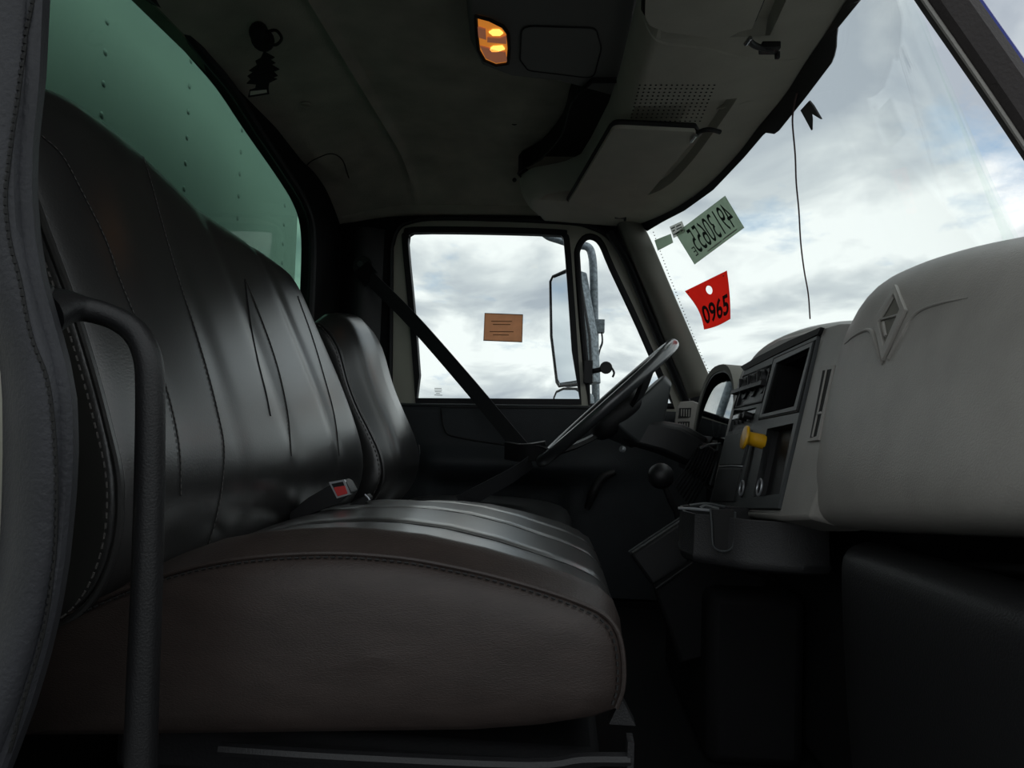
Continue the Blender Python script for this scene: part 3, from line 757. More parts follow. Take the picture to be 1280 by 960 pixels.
# centre stack: plane of the panel
A = U(932, 462, y=1.56); B = U(1026, 420, y=1.09); C = U(975, 635, y=1.09)
Q = plane_at(A, B, C); QN = Q.n
housing_px = [(922, 478), (930, 458), (950, 438), (980, 420), (1010, 412), (1052, 404), (1066, 404), (1060, 460), (1040, 560), (1010, 648), (975, 650), (885, 640), (893, 600)]
panel_px = [(933, 463), (1025, 420), (975, 636), (887, 636)]
panel = [Q(*p) for p in panel_px]
mesh('centre_housing', plate([Q(*p) for p in housing_px], [panel], -QN*.07), M['beige'], dash, bevel=.006)
pan_o = [Q(p[0], p[1], .004) for p in panel_px]
cub = [(975, 455), (1018, 435), (998, 509), (957, 519)]
poc = [(962, 537), (995, 530), (977, 618), (944, 622)]
hv = [(934, 473), (965, 459), (954, 501), (922, 509)]
rad = [(919, 517), (948, 510), (942, 534), (913, 540)]
mesh('centre_panel', plate(pan_o, [[Q(a, b, .004) for a, b in h] for h in (cub, poc, hv, rad)], -QN*.012), M['dash_grey'], dash, bevel=.0015, label='dark grey centre control panel')
mesh('hood_shade_strip', plate([Q(a, b, .006) for a, b in [(929, 459), (952, 446), (990, 427), (1031, 410), (1027, 419), (990, 436), (933, 464)]], [], -QN*.006), M['seam'], dash, smooth=False)  # near-black strip paints in the shade under the hood overhang
mesh('storage_cubby', cup([Q(a, b, .004) for a, b in cub], -QN*.085), M['black_soft'], dash, smooth=False, label='open black storage cubby')
mesh('lower_pocket', cup([Q(a, b, .004) for a, b in poc], -QN*.02), M['charcoal'], dash, smooth=False)
co = [(972, 450), (1022, 428), (1001, 514), (953, 524)]
mesh('cubby_bezel', plate([Q(a, b, .007) for a, b in co], [[Q(a, b, .007) for a, b in cub]], -QN*.004), M['dash_grey'], dash, bevel=.001)
mesh('cubby_gap', tube([Q(a, b, .004) for a, b in [(971, 449), (1023, 427), (1002, 515), (952, 525)]], .0022, 6, 1, closed=True), M['seam'], dash)
hc = mesh('heater_control', cup([Q(a, b, .004) for a, b in hv], -QN*.006), M['dash_grey'], dash, smooth=False)
mesh('control_gap', tube([Q(a, b, .004) for a, b in [(932, 471), (967, 457), (956, 503), (920, 511)]], .0020, 6, 1, closed=True), M['seam'], hc)
for i, (a, b) in enumerate([(933, 483), (944, 479), (956, 474)]):
    c = Q(a, b, -.001)
    mesh('control_knob', join(disc(c, QN, .028, .003, 24), disc(c+QN*.002, QN, .018, .010, 20, .016), box(c+QN*.013, (.006, .006, .026))), M['black'], hc, bevel=.001)
mesh('knob_shelf', ribbon([Q(921, 492, .006), Q(940, 486, .006), Q(960, 480, .006)], QN, .014, .008), M['black'], hc)
rc = mesh('radio', plate([Q(a, b, .000) for a, b in rad], [], -QN*.01), M['black'], dash, smooth=False)
mesh('radio_display', plate([Q(a, b, .004) for a, b in [(919, 520), (948, 512), (946, 517), (917.5, 525)]], [], -QN*.004), M['silver'], rc, smooth=False, label='bright silver strip')
for a, b in [(935, 523), (941, 521)]: mesh('radio_knob', disc(Q(a, b, .002), QN, .007, .016, 14), M['black'], rc, bevel=.001)
for a, b in [(919, 529), (924, 528), (929, 527)]: mesh('radio_key', box(Q(a, b, .003), (.004, .012, .008)), M['charcoal'], rc)
mesh('blank_panel', plate([Q(a, b, .008) for a, b in [(911, 546), (944, 538), (932, 582), (903, 582)]], [], -QN*.006), M['dash_grey'], dash, bevel=.002)
mesh('panel_gap', tube([Q(903, 584, .006), Q(918, 583, .006), Q(932, 584, .006)], .0012, 6, 2), M['silver'], dash)
mesh('lower_panel', plate([Q(a, b, .007) for a, b in [(902, 587), (931, 587), (922, 628), (893, 628)]], [], -QN*.006), M['black'], dash, bevel=.002)
mesh('panel_slot', ribbon([Q(945, 556, .006), Q(939, 586, .006), Q(930, 622, .006)], (0, 1, 0), .012, .003), M['seam'], dash)
for a, b in [(934, 612), (957, 611)]:
    mesh('power_socket', tube(arc(Q(a, b, .010), (0, .012, 0), (.002, 0, .013), 20), .0018, 6, 1, closed=True), M['silver'], dash)
# yellow brake knob on the panel
k0 = Q(956, 552, .0); k1 = k0+(QN+Vector((0, .0, .0))).normalized()*.0
ax = (U(931, 543, y=1.20)-U(956, 552, y=1.27)); base = Q(957, 553, .0); ax = QN
def rev(c, ax, prof, n=24):
    ax = ax.normalized(); a = ax.orthogonal().normalized(); b = ax.cross(a)
    return loft([[c+(a*math.cos(q)+b*math.sin(q))*r_+ax*d for q in [2*math.pi*j/n for j in range(n)]] for r_, d in prof])
mesh('brake_knob', rev(base, ax, [(.0125, .002), (.0128, .008), (.012, .020), (.0115, .028), (.013, .031), (.020, .033), (.021, .035), (.0195, .038), (.009, .0395), (.002, .040)]), M['yellow'], dash, label='yellow pull knob of the parking brake')
# side air vents on the near face of the stack
vo = [(1021, 456), (1042, 452), (1034, 550), (1012, 553)]
vt_o = [Q(a, b, .004) for a, b in [(1029, 460), (1046, 457), (1026, 551), (1012, 553)]]
vi = [Q(a, b, .004) for a, b in [(1032, 464), (1043, 462), (1024, 546), (1016, 548)]]
vf = mesh('air_vent', plate(vt_o, [vi], -QN*.006), M['beige'], dash, bevel=.001)
mesh('vent_recess', plate([p-QN*.0 for p in vi], [], -QN*.002), M['seam'], vf, smooth=False)
for k in range(2):
    mesh('slat', ribbon([Q(lerp(1037.5, 1020, 0), lerp(463, 546, 0), .004), Q(1029, 505, .004), Q(1020, 547, .004)], QN, .004, .0015) if k == 0 else ribbon([Q(1026, 518, .004), Q(1031, 517, .004)], QN, .004, .003), M['beige'], vf)
# rounded top over the stack, towards the glass
def top_ring(y, fx, top):
    pr = [(.012, -.055), (.010, -.022), (.020, -.008), (.045, 0), (.10, .003), (.34, -.02), (.34, -.32), (.09, -.32), (.085, -.06)]
    return [Vector((fx+a, y, top+b)) for a, b in pr]
rings = []
for y, fx, tp_ in [(1.0, .372, .745), (1.06, .378, .752), (1.15, .384, .764), (1.25, .385, .770), (1.35, .384, .771), (1.45, .382, .765), (1.52, .380, .753), (1.58, .382, .728), (1.62, .390, .690)]:
    rings.append(top_ring(y, fx, tp_))
mesh('top_pad', loft(rings), M['beige'], dash, sub=1)
mesh('driver_top_pad', loft([top_ring(y, .545, z) for y, z in [(1.60, .66), (1.7, .69), (1.9, .70), (2.1, .69), (2.27, .67)]]), M['charcoal'], dash, sub=1)
# lower dash body behind everything
mesh('lower_body', join(box((.62, 1.66, .40), (.26, 1.26, .22)), box((.62, 1.48, .22), (.34, 1.55, .40))), M['black_soft'], dash, bevel=.02)
# knee bolster below the passenger bulge
def kb(y):
    fx = interp([(.44, .40), (.50, .355), (.60, .345), (.90, .345), (.97, .365), (1.0, .40)], y); tz = interp([(.44, .47), (.7, .458), (1.0, .440)], y)
    return [Vector((fx+a, y, tz+b)) for a, b in [(.10, .012), (.035, .010), (.012, .004), (.002, -.008), (0, -.03), (.01, -.20), (.03, -.42), (.12, -.42), (.12, -.1)]]
mesh('knee_bolster', loft([kb(y) for y in [.44, .47, .5, .55, .6, .7, .8, .9, .95, .98, 1.0]]), M['charcoal'], dash, sub=1, label='black plastic panel under the passenger side')
# far side vent pod
vp = mesh('side_switch_pod', loft([[U(a+da, b+db_, y=2.24+dy) for a, b in [(843, 530), (846, 508), (851, 502), (866, 501), (874, 504), (870, 530), (864, 545), (850, 545)]] for dy, da, db_ in ((0, 0, 0), (.008, 0, 0), (.05, 2, 1))]), M['beige'], dash, bevel=.003)
for r_, (a, b) in enumerate([(855, 516), (853, 533)]):
    p = U(a, b, y=2.236)
    mesh('vent_frame', plate([p+Vector((x, 0, z)) for x, z in ((-.016, -.016), (.020, -.013), (.022, .016), (-.013, .014))], [], (0, .004, 0)), M['charcoal'], vp, smooth=False)
    for k in range(4): mesh('slat', box(p+Vector((-.008+.0075*k, -.002, 0)), (.003, .004, .022)), M['beige'], vp)

# ================================================================ INSTRUMENT CLUSTER
ic = thing('instrument_cluster', (.45, 1.90, .55), 'hooded instrument cluster with clear glossy lens behind the steering wheel', 'gauge cluster')
def arch_y(cy, w, z0, h, n=26, pw=2.6):
    P_ = []
    for i in range(n+1):
        t = math.pi*i/n; c, s = math.cos(t), math.sin(t)
        P_.append((cy+w*math.copysign(abs(c)**(2/pw), c), z0+h*abs(s)**(2/pw)))
    return P_
def hood_ring(x, k, dz):
    o_ = arch_y(1.885, .245*k, .50, (.245+dz)*k); return [Vector((x+.10*(z-.55), y, z)) for y, z in o_]
o1, o2 = hood_ring(.385, 1, 0), hood_ring(.56, 1.0, -.01)
i1, i2 = hood_ring(.387, .935, 0), hood_ring(.56, .88, -.01)
def shell(a, b, c, d):
    n = len(a); v = a+b+c+d; f = []
    for i in range(n-1):
        f += [(i, i+1, n+i+1, n+i), (2*n+i, 3*n+i, 3*n+i+1, 2*n+i+1), (i, 2*n+i, 2*n+i+1, i+1), (n+i, n+i+1, 3*n+i+1, 3*n+i)]
    return v, f
mesh('hood', shell(o1, o2, i1, i2), M['pillar'], ic, label='grey-brown hood')
mesh('hood_lining', shell([p+Vector((.002, 0, 0)) for p in i1], i2, [Vector((p.x+.002, 1.885+(p.y-1.885)*.98, .5+(p.z-.5)*.98)) for p in i1], [Vector((p.x, 1.885+(p.y-1.885)*.97, .5+(p.z-.5)*.97)) for p in i2]), M['black'], ic)
face = [Vector((.398+.11*(z-.5)-.05*(y-1.885), 1.885+(y-1.885)*.86, .5+(z-.5)*.86)) for y, z in arch_y(1.885, .245, .50, .235)]
mesh('gauge_board', plate([p+Vector((.03, 0, 0)) for p in face], [], (.01, 0, 0)), M['black'], ic, smooth=False)
for y, z, r_ in [(1.75, .60, .045), (1.88, .60, .05), (2.01, .60, .045), (1.82, .685, .022), (1.95, .685, .022)]:
    c = Vector((.424+.11*(z-.5)-.05*(y-1.885), y, z))
    mesh('gauge', tube(arc(c, (0, r_, 0), (.0, 0, r_), 24), .003, 6, 1, closed=True), M['silver'], ic)
mesh('lens', plate(face, [], (.003, 0, 0)), M['lens'], ic, smooth=False, label='clear lens reflecting the sky')

# ================================================================ STEERING
wc = Vector((.122, 1.93, .638)); wn_ = Vector((-.69, 0, .724)).normalized(); wu = Vector((.724, 0, .69)); wy = Vector((0, 1, 0))
sw = thing('steering_wheel', wc, 'black steering wheel seen almost edge-on in front of the driver door window', 'steering wheel')
mesh('rim', tube(arc(wc, wu*.232, wy*.232, 48), .0155, 14, 1, closed=True), M['rim'], sw)
hub = wc-wn_*.055
for th in (math.radians(35), math.radians(145), math.radians(250), math.radians(290)):
    d = wu*math.sin(th)+wy*math.cos(th)
    mesh('spoke', ribbon([hub+d*.05, wc+d*.13-wn_*.035, wc+d*.19-wn_*.012, wc+d*.228], wn_.cross(d), .045, .010), M['charcoal'], sw)
hr = []
for k, dd in ((.60, -.075), (.95, -.065), (1.0, -.045), (.97, -.022), (.80, -.012), (.1, -.010)):
    hr.append([wc+(wu*math.copysign(abs(math.cos(q))**.6, math.cos(q))*.085+wy*math.copysign(abs(math.sin(q))**.6, math.sin(q))*.095)*k+wn_*dd for q in [2*math.pi*j/28 for j in range(28)]])
mesh('horn_pad', loft(hr), M['charcoal'], sw, sub=1)
# deep skirt below the hub pad, the grey faces seen under the rim
sk = [[wc+wu*a+wy*b+wn_*d for a, b in ((.150, -.06), (.165, .0), (.150, .06), (-.02, .09), (-.06, 0), (-.02, -.09))] for d in (-.045, -.075)]
sk.append([wc+wu*a+wy*b+wn_*-.135 for a, b in ((.075, -.045), (.08, .0), (.075, .045), (-.01, .06), (-.03, 0), (-.01, -.06))])
mesh('hub_skirt', loft(sk), M['dash_grey'], sw, bevel=.006, seg=3)
scol = thing('steering_column', (.30, 1.93, .5), 'black steering column shroud with ribbed boot leading into the dashboard', 'steering column')
def col_ring(c, hw, hh, u_): return [c+wy*a*hw+u_*b*hh for a, b in ((-1, -.7), (-.8, -1), (.8, -1), (1, -.7), (1, .7), (.8, 1), (-.8, 1), (-1, .7))]
cu_ = Vector((.62, 0, .78))
sh = [(U(782, 535, y=1.93), .050, .030), (U(800, 540, y=1.93), .062, .045), (U(835, 548, y=1.93), .066, .050), (U(866, 563, y=1.93), .060, .046)]
mesh('shroud', loft([col_ring(p, a, b, cu_) for p, a, b in sh]), M['black'], scol, bevel=.004)
mesh('ignition_ring', disc(U(780, 562, y=1.84), (-.8, -.5, .2), .008, .010, 14), M['silver'], scol, bevel=.001)
bt = []
for k in range(17):
    c = U(866, 563, y=1.93).lerp(U(915, 600, y=1.93), k/16); g = .058+(.007 if k % 2 else -.004)
    bt.append(col_ring(c, g, g*.85, cu_))
mesh('ribbed_boot', loft(bt), M['charcoal'], scol)
# ribbed fins on the near side, fanning from the cluster corner
for k in range(8):
    a0 = U(874+3.2*k, 556+1.5*k, y=1.74-.01*k); a1 = U(862+3.0*k, 578+3.0*k, y=1.76-.01*k); a2 = U(842+3.0*k, 606+4*k, y=1.78)
    mesh('boot_fin', tube([U(886+.8*k, 556+1.2*k, y=1.73-.01*k), a0, a1, a2], .0024, 6, 3), M['charcoal'], scol)
mesh('bracket', join(ribbon([U(874, 560, y=1.72), U(886, 556, y=1.72), U(897, 555, y=1.70)], (0, 1, 0), .02, .004), ribbon([U(900, 556, y=1.69), U(897, 580, y=1.69), U(890, 606, y=1.70)], (.6, .6, 0), .018, .005)), M['dash_grey'], scol)
# shifter
gs = thing('gear_lever', U(836, 650, y=1.62), 'lever with a glossy black ball knob below the steering column', 'lever')
mesh('knob', ball(U(826, 595, y=1.60), .0285), M['black'], gs, label='glossy ball knob')
mesh('shaft', tube([U(830, 604, y=1.60), U(838, 625, y=1.61), U(848, 655, y=1.63), U(850, 760, y=1.66)], .007, 10), M['charcoal'], gs)

# ================================================================ CUP HOLDER
ch = thing('cup_holder_tray', U(930, 700, y=1.15), 'black plastic cup holder tray with open slot, under the centre panel', 'cup holder')
def Hc(px, py, y): return U(px, py, y=y)
zt = .455; zb_ = .392
x0, x1, y0, y1 = .205, .40, 1.10, 1.45
o_ = [(x0, y1), (x0+.002, 1.20), (x0+.008, 1.17)]
outl = [Vector((x, y, 0)) for x, y in ((.40, 1.27), (.225, 1.27), (.207, 1.25), (.200, 1.18), (.212, 1.145), (.245, 1.13), (.262, 1.115), (.285, 1.10), (.36, 1.085), (.40, 1.09))]
rng = []
def offs(P_, k):
    c = sum(P_, Vector())/len(P_); return [c+(p-c)*k for p in P_]
for k, z in ((.90, zb_-.014), (.985, zb_-.010), (1.02, zb_), (1.0, zb_+.003), (.985, zt-.006), (.985, zt), (.93, zt), (.92, zt-.05), (.1, zt-.052)):
    rng.append([Vector((p.x, p.y, z)) for p in offs(outl, k)])
mesh('tray_body', loft(rng), M['charcoal'], ch, bevel=.002)
mesh('slot_opening', plate([U(a, b, y=1.118) for a, b in [(890, 637), (917, 637), (916, 682), (911, 688), (897, 688), (893, 682)]], [], (0, .004, 0)), M['seam'], ch, smooth=False)
mesh('slot_lip', tube([U(a, b, y=1.114) for a, b in [(888, 636), (890, 660), (891, 680), (896, 687), (904, 689), (912, 687), (917, 678), (919, 640)]], .0016, 6, 4), M['dash_grey'], ch)
mesh('rim', tube([U(848, 635, y=1.16), U(866, 636, y=1.15), U(887, 638, y=1.14)], .0022, 6, 4), M['silver'], ch, label='bright silver rim edge')  # bright silver line along part of the tray edge
mesh('coin_clip', tube([Vector((.23, 1.19, zt+.002)), Vector((.24, 1.195, zt+.006)), Vector((.26, 1.19, zt+.002))], .004, 6), M['dash_grey'], ch)
mesh('coin_clip', tube([Vector((.22, 1.23, zt+.002)), Vector((.25, 1.24, zt+.005)), Vector((.28, 1.23, zt+.002))], .003, 6), M['dash_grey'], ch)
ec = thing('engine_cover', (.3, 1.45, .2), 'dark stepped engine cover panels on the floor below the steering column', 'cover')
def slab(px, y, dy): return plate([U(a, b, y=y) for a, b in px], [], (0, dy, 0))
mesh('upper_step', slab([(788, 694), (862, 645), (862, 704), (815, 733)], 1.42, .05), M['charcoal'], ec, bevel=.006)
mesh('step_edge', tube([U(786, 690, y=1.40), U(825, 664, y=1.40), U(860, 641, y=1.40)], .0025, 6, 3), M['dash_grey'], ec)
mesh('lower_step', slab([(819, 738), (880, 698), (960, 720), (960, 800), (850, 830)], 1.36, .05), M['black_soft'], ec, bevel=.006)
mesh('step_edge', tube([U(820, 736, y=1.355), U(845, 718, y=1.355), U(868, 702, y=1.355)], .0022, 6, 3), M['charcoal'], ec)
mesh('tunnel', box((.355, 1.55, .15), (.17, .50, .30)), M['black_soft'], ec, bevel=.02)

# ================================================================ OVERHEAD
oh = thing('overhead_header', (.25, YC, 1.22), 'grey moulded overhead header panel above the windshield with speaker grille', 'panel')
ZH = 1.222
re_ = [(.60, .12), (1.0, .115), (1.3, .105), (1.45, .10), (1.60, .088), (1.80, .058), (1.92, .035), (1.98, -.01), (2.03, -.10), (2.10, -.14), (2.20, -.14), (2.30, -.10)]
hy = sorted([(p.y, p) for p in hp], key=lambda q: q[0])
def edge_at(y):
    e_ = ws((y-YC)/.76, 0)
    if y < hy[0][0]:
        d = hy[0][1]-ws((hy[0][0]-YC)/.76, 0); return e_+d
    if y > hy[-1][0]:
        d = hy[-1][1]-ws((hy[-1][0]-YC)/.76, 0); return e_+d
    for (a, p), (b, q) in zip(hy, hy[1:]):
        if y <= b: return p.lerp(q, (y-a)/max(1e-6, b-a))
#print('HP', [(round(p.x, 3), round(p.y, 3), round(p.z, 3)) for p in hp[::4]])
def hdr(u, v):
    y = lerp(.62, 2.31, v); s = (y-YC)/.76
    xr = interp(re_, y); eg = edge_at(y); wsx = eg.x; zw = eg.z-.004
    x = lerp(xr, wsx, u)
    zr = ZH+.010*(1-u)
    z = lerp(zr, zw+.004, u**1.5)
    z = min(z, roof_z(y)-.02+ .0)
    if u < .10: z += .055*((.10-u)/.10)**1.6
    # recess round each sun visor
    for (ya, yb) in ((.70, 1.17), (1.46, 2.08)):
        if ya < y < yb and .12 < u < .68: z += .022
    return (x, y, z)
hd = mesh('header_shell', grid(hdr, 40, 90, (0, 0, .02)), M['liner_front'], oh)
th_ = tree_of(hd)
holes = []
for i in range(15):
    for j in range(11):
        a = lerp(lerp(800, 893, i/14), lerp(788, 875, i/14), j/10); b = lerp(106, 151, j/10)
        p = on(th_, a, b, .0004)
        if p is not None: holes.append(disc(p, (0, 0, -1), .0021, .0008, 7))
mesh('speaker_grille', join(*holes), M['seam'], hd, smooth=False, kind='stuff', label='grid of small round speaker holes')
r_ = [on(th_, a, b, -.002) for a, b in [(897, 136), (925, 130), (952, 124)]]
mesh('moulded_step', tube([p for p in r_ if p], [.004, .003, .001], 6, 3), M['liner_front'], hd)
r_ = [on(th_, a, b, -.001) for a, b in [(800, 10), (815, 45), (835, 55), (880, 60), (930, 72), (985, 75), (1005, 70)]]
mesh('moulded_crease', tube([p for p in r_ if p], [.003, .004, .004, .003, .001], 6, 3), M['liner_front'], hd)
# dome-light console
oc = thing('overhead_console', (0, 1.3, 1.31), 'dark overhead console with amber dome light in the roof centre', 'console')
ZO = 1.312
co_px = [(584, -90), (586, 20), (590, 55), (603, 82), (640, 96), (700, 102), (735, 112), (765, 120), (790, 60), (810, -90)]
cw = [U(a, b, z=ZO) for a, b in co_px]
rg = [[Vector((p.x, p.y, roof_z(p.y)+.01)) for p in offs(cw, 1.06)], [Vector((p.x, p.y, ZO+.008)) for p in offs(cw, 1.02)], [Vector((p.x, p.y, ZO)) for p in offs(cw, .98)]]
mesh('console_shell', loft(rg), M['console'], oc, bevel=.004)
def Z(px, py, off=0): return U(px, py, z=ZO-off)
pk = rounded([Z(652, 32, .002), Z(745, 35, .002), Z(752, 60, .002), Z(742, 98, .002), Z(660, 88, .002), Z(650, 75, .002)], .2)
mesh('compartment_lid', plate(pk, [], (0, 0, .004)), M['console'], oc, bevel=.0015)
mesh('lid_gap', tube(pk, .0016, 6, 1, closed=True), M['seam'], oc)
dl = [(596, 22), (612, 26), (628, 34), (634, 42), (635.5, 60), (634, 78), (620, 80), (606, 74), (599, 62), (597, 45)]
dp = [Z(a, b, .004) for a, b in dl]
lens = mesh('dome_light', plate(dp, [], (0, 0, .006)), M['amber'], oc, bevel=.001, label='lit amber dome light lens')
mesh('light_bezel', tube(offs(dp, 1.05), .0035, 8, 1, closed=True), M['seam'], oc)
for pl, m_ in (([(597, 34), (607, 37), (608, 50), (598, 47)], 'amber_dim'), ([(600, 58), (608, 60), (632, 66), (634, 77), (620, 79), (607, 73)], 'amber_dim'), ([(609, 47), (625, 48), (633, 45), (633, 55), (609, 53)], 'amber_dim'),
               ([(611, 41), (616, 38), (624, 38), (629, 42), (625, 45), (616, 45)], 'bulb'), ([(612, 62), (616, 59), (628, 58), (631, 62), (622, 65), (615, 65)], 'bulb')):
    mesh('light_facet', plate([Z(a, b, .0065) for a, b in pl], [], (0, 0, .003)), M[m_], lens, smooth=False)
# dark open bin between console and header
bn = [Z(a, b) for a, b in [(738, 108), (775, 112), (788, 150), (772, 195), (745, 228), (712, 238), (680, 228), (655, 210), (680, 194), (705, 165), (716, 130)]]
bn = smooth_path(bn+[bn[0]], 3)[:-1]
ob = thing('storage_bin', (.0, 1.75, 1.31), 'black open overhead bin between dome light console and driver sun visor', 'bin')
mesh('bin_shell', cup([Vector((p.x, p.y, 1.300)) for p in offs(bn, 1.12)], (0, 0, .055)), M['seam'], ob, smooth=False)
mesh('bin_rim', tube([Vector((p.x, p.y, 1.302)) for p in offs(bn, 1.12)], .003, 8, 1, closed=True), M['seam'], ob)
p = U(643, 225, z=1.25); mesh('coat_peg', ball(p, .006, 10, 6), M['seam'], ob)
# sun visors
def visor(px, z, label, arm_px, clip_px, notch=None):
    v = thing('sun_visor', U(*px[0], z=z), label, 'sun visor')
    P_ = rounded([U(a, b, z=z) for a, b in px], .10, 3)
    mesh('visor_panel', plate(P_, [], (0, 0, .014)), M['liner_front'], v, bevel=.005, seg=3)
    mesh('visor_gap', tube([p+Vector((0, 0, .013)) for p in P_], .006, 6, 1, closed=True), M['seam'], v)
    mesh('hinge_arm', tube([U(a, b, z=z+.004) for a, b in arm_px], .0050, 8, 3), M['black'], v)
    a, b = arm_px[0]
    mesh('hinge_pin', tube([U(a-4, b+5, z=z-.004), U(a+2, b-3, z=z-.004)], .0035, 8, 1), M['chrome'], v, label='bright metal hinge pin')
    a, b = clip_px
    c = U(a, b, z=z+.008)
    mesh('holding_clip', join(box(c, (.03, .024, .012)), box(c+Vector((.016, .012, -.006)), (.008, .008, .012))), M['black'], v, bevel=.002)
    return v
visor([(767, 160), (868, 165), (872, 172), (855, 190), (788, 270), (775, 273), (709, 256)], 1.200, 'driver side sun visor folded flat, beyond the speaker grille', [(868, 172), (876, 164), (888, 162), (900, 165)], (775, 270))
visor([(809, -60), (806, 22), (812, 32), (830, 40), (905, 50), (924, 40), (940, 36), (955, 0), (975, -60)], 1.200, 'passenger side sun visor, cut by the top of the picture', [(936, 50), (942, 56), (952, 60), (966, 62)], (962, 60))
# air freshener on a roof hook
af = thing('air_freshener', U(330, 40, y=1.33), 'black tree-shaped air freshener hanging from a roof hook above the bench', 'air freshener')
T = lambda a, b: U(a, b, y=1.33)
mesh('hook_mount', disc(U(329, 50, y=1.35), (.3, -.9, -.4), .022, .014, 16), M['seam'], af)
mesh('hook_cap', ball(U(323, 40, y=1.33), .019, 14, 8, (1, .6, 1.1)), M['seam'], af)
mesh('hook', tube([U(333, 40, y=1.33), U(345, 38, y=1.32), U(352, 48, y=1.32), U(345, 56, y=1.325), U(336, 54, y=1.33)], .003, 8), M['seam'], af)
tree = [(330, 63), (334, 66), (343, 71), (338, 74), (344, 78), (339, 80), (349, 86), (342, 89), (347, 94), (340, 97), (346, 98), (336, 103), (335, 108), (336, 117), (310, 121), (312, 112), (319, 110), (320, 105), (308, 104), (313, 99), (309, 95), (316, 90), (311, 88), (321, 81), (319, 76), (326, 72)]
mesh('tree_card', plate([T(a, b) for a, b in tree], [], (0, .003, 0)), M['seam'], af, smooth=False)
mesh('card_label', plate([U(a, b, y=1.328) for a, b in [(313, 114), (333, 112), (333.5, 115.5), (312.5, 119)]], [], (0, .001, 0)), M['liner_front'], af, smooth=False)
mesh('card_stripe', plate([U(a, b, y=1.328) for a, b in [(315, 93), (341, 85.5), (341.5, 87.5), (315.5, 95)]], [], (0, .001, 0)), M['charcoal'], af, smooth=False)

# ================================================================ ON THE GLASS
def bil(c, off, fn):
    """four corners TL TR BR BL in picture terms -> mapping of the unit square onto the glass"""
    def m_(u, v):
        a = Vector(c[0]).lerp(Vector(c[1]), u); b = Vector(c[3]).lerp(Vector(c[2]), u); p = b.lerp(a, v); return fn(p.x, p.y, off)
    return m_
pc = [(846, 291), (908, 244), (932, 284), (870, 330)]
pl = thing('permit_plate', onws(888, 288, .004), 'grey-green permit plate with reversed number, stuck on upper corner of windshield', 'sticker')
g = bil(pc, .006, onws)
v_, f_ = grid(lambda u, v: g(u, v), 8, 4, (.0015, 0, .001))
mesh('plate_film', (v_, f_), M['plate'], pl, smooth=False)
g2 = bil(pc, .0075, onws)
mesh('permit_number', text('49130655', lambda u, v: g2(.95-.78*u, .16+.72*v), spacing=.95), M['plate_ink'], pl, smooth=False, label='dark green reversed number 49130655')
mesh('permit_letter', text('E', lambda u, v: g2(.155-.055*u, .15+.26*v)), M['plate_ink'], pl, smooth=False, label='small reversed letter E')
mesh('fine_print', join(*[plate([g2(a, b), g2(a+.28, b), g2(a+.28, b+.03), g2(a, b+.03)], [], (.0003, 0, 0)) for a, b in ((.30, .06), (.62, .07))]), M['liner_front'], pl, smooth=False, kind='stuff')
s1 = bil([(820, 300), (840, 292), (843, 303), (824, 313)], .006, onws)
mesh('paper_label', grid(s1, 3, 2, (.001, 0, .001)), M['plate'], smooth=False, label='tiny torn grey label in the top corner of the windshield', category_=None) if False else None
o = mesh('paper_label', grid(s1, 3, 2, (.001, 0, .001)), M['plate'], smooth=False); props(o, 'small grey rectangular label at the far top corner of the windshield', 'label')
s2 = bil([(839, 283), (854, 276), (859, 289), (844, 297)], .006, onws)
o = thing('worn_label', s2(.5, .5), 'worn whitish paper label between grey label and permit plate', 'label')
mesh('paper', grid(s2, 3, 2, (.001, 0, .001)), M['paper'], o, smooth=False)
s2b = bil([(839, 283), (854, 276), (859, 289), (844, 297)], .0075, onws)
mesh('faded_print', join(*[plate([s2b(a, b), s2b(a+w_, b), s2b(a+w_, b+.10), s2b(a, b+.10)], [], (.0002, 0, 0)) for a, b, w_ in ((.1, .75, .3), (.5, .72, .4), (.12, .5, .2), (.45, .48, .45), (.1, .2, .5), (.7, .2, .2))]), M['dash_grey'], o, smooth=False, kind='stuff')
# red card: slightly curled
def red(px, py, off):
    return onws(px, py, off)
RT = plane_at(onws(856, 364, .012), onws(908, 338.5, .012), onws(896, 406, .012))
def rmap(off):
    TLc, TRc, BRc, BLc = (856, 364), (908, 338.5), (912.5, 399), (880, 412)
    def m_(u, v):
        a = Vector((*TLc, 0)).lerp(Vector((*TRc, 0)), u); b = Vector((*BLc, 0)).lerp(Vector((*BRc, 0)), u); p = b.lerp(a, v)
        bow = 5.0*math.sin(math.pi*v); p.x += bow*(1-u)*1.0+bow*.25*u
        p.y += 2.0*math.sin(math.pi*u)*(1-v)
        return RT(p.x, p.y, off-.010)
    return m_
rd = thing('red_tag', onws(888, 375, .01), 'bright red numbered hang tag with round hole, stuck on the windshield', 'tag')
rm = rmap(.010)
ol = [rm(k/10, 1) for k in range(10)]+[rm(1, 1-k/10) for k in range(10)]+[rm(1-k/10, 0) for k in range(10)]+[rm(0, k/10) for k in range(10)]
hl = [rm(.49+.085*math.cos(q), .80+.095*math.sin(q)) for q in [2*math.pi*j/18 for j in range(18)]]
mesh('card', plate(ol, [hl], (.0015, 0, .001)), M['tag_red'], rd, smooth=False)
rm2 = rmap(.0125)
mesh('tag_number', text('0965', lambda u, v: rm2(.10+.88*u, .12+.44*v), spacing=1.0, bold=.022), M['ink'], rd, smooth=False, label='large black number 0965')
for uv in ((.06, .95), (.93, .93)): mesh('staple', box(rm2(*uv), (.003, .002, .003)), M['ink'], rd, smooth=False)
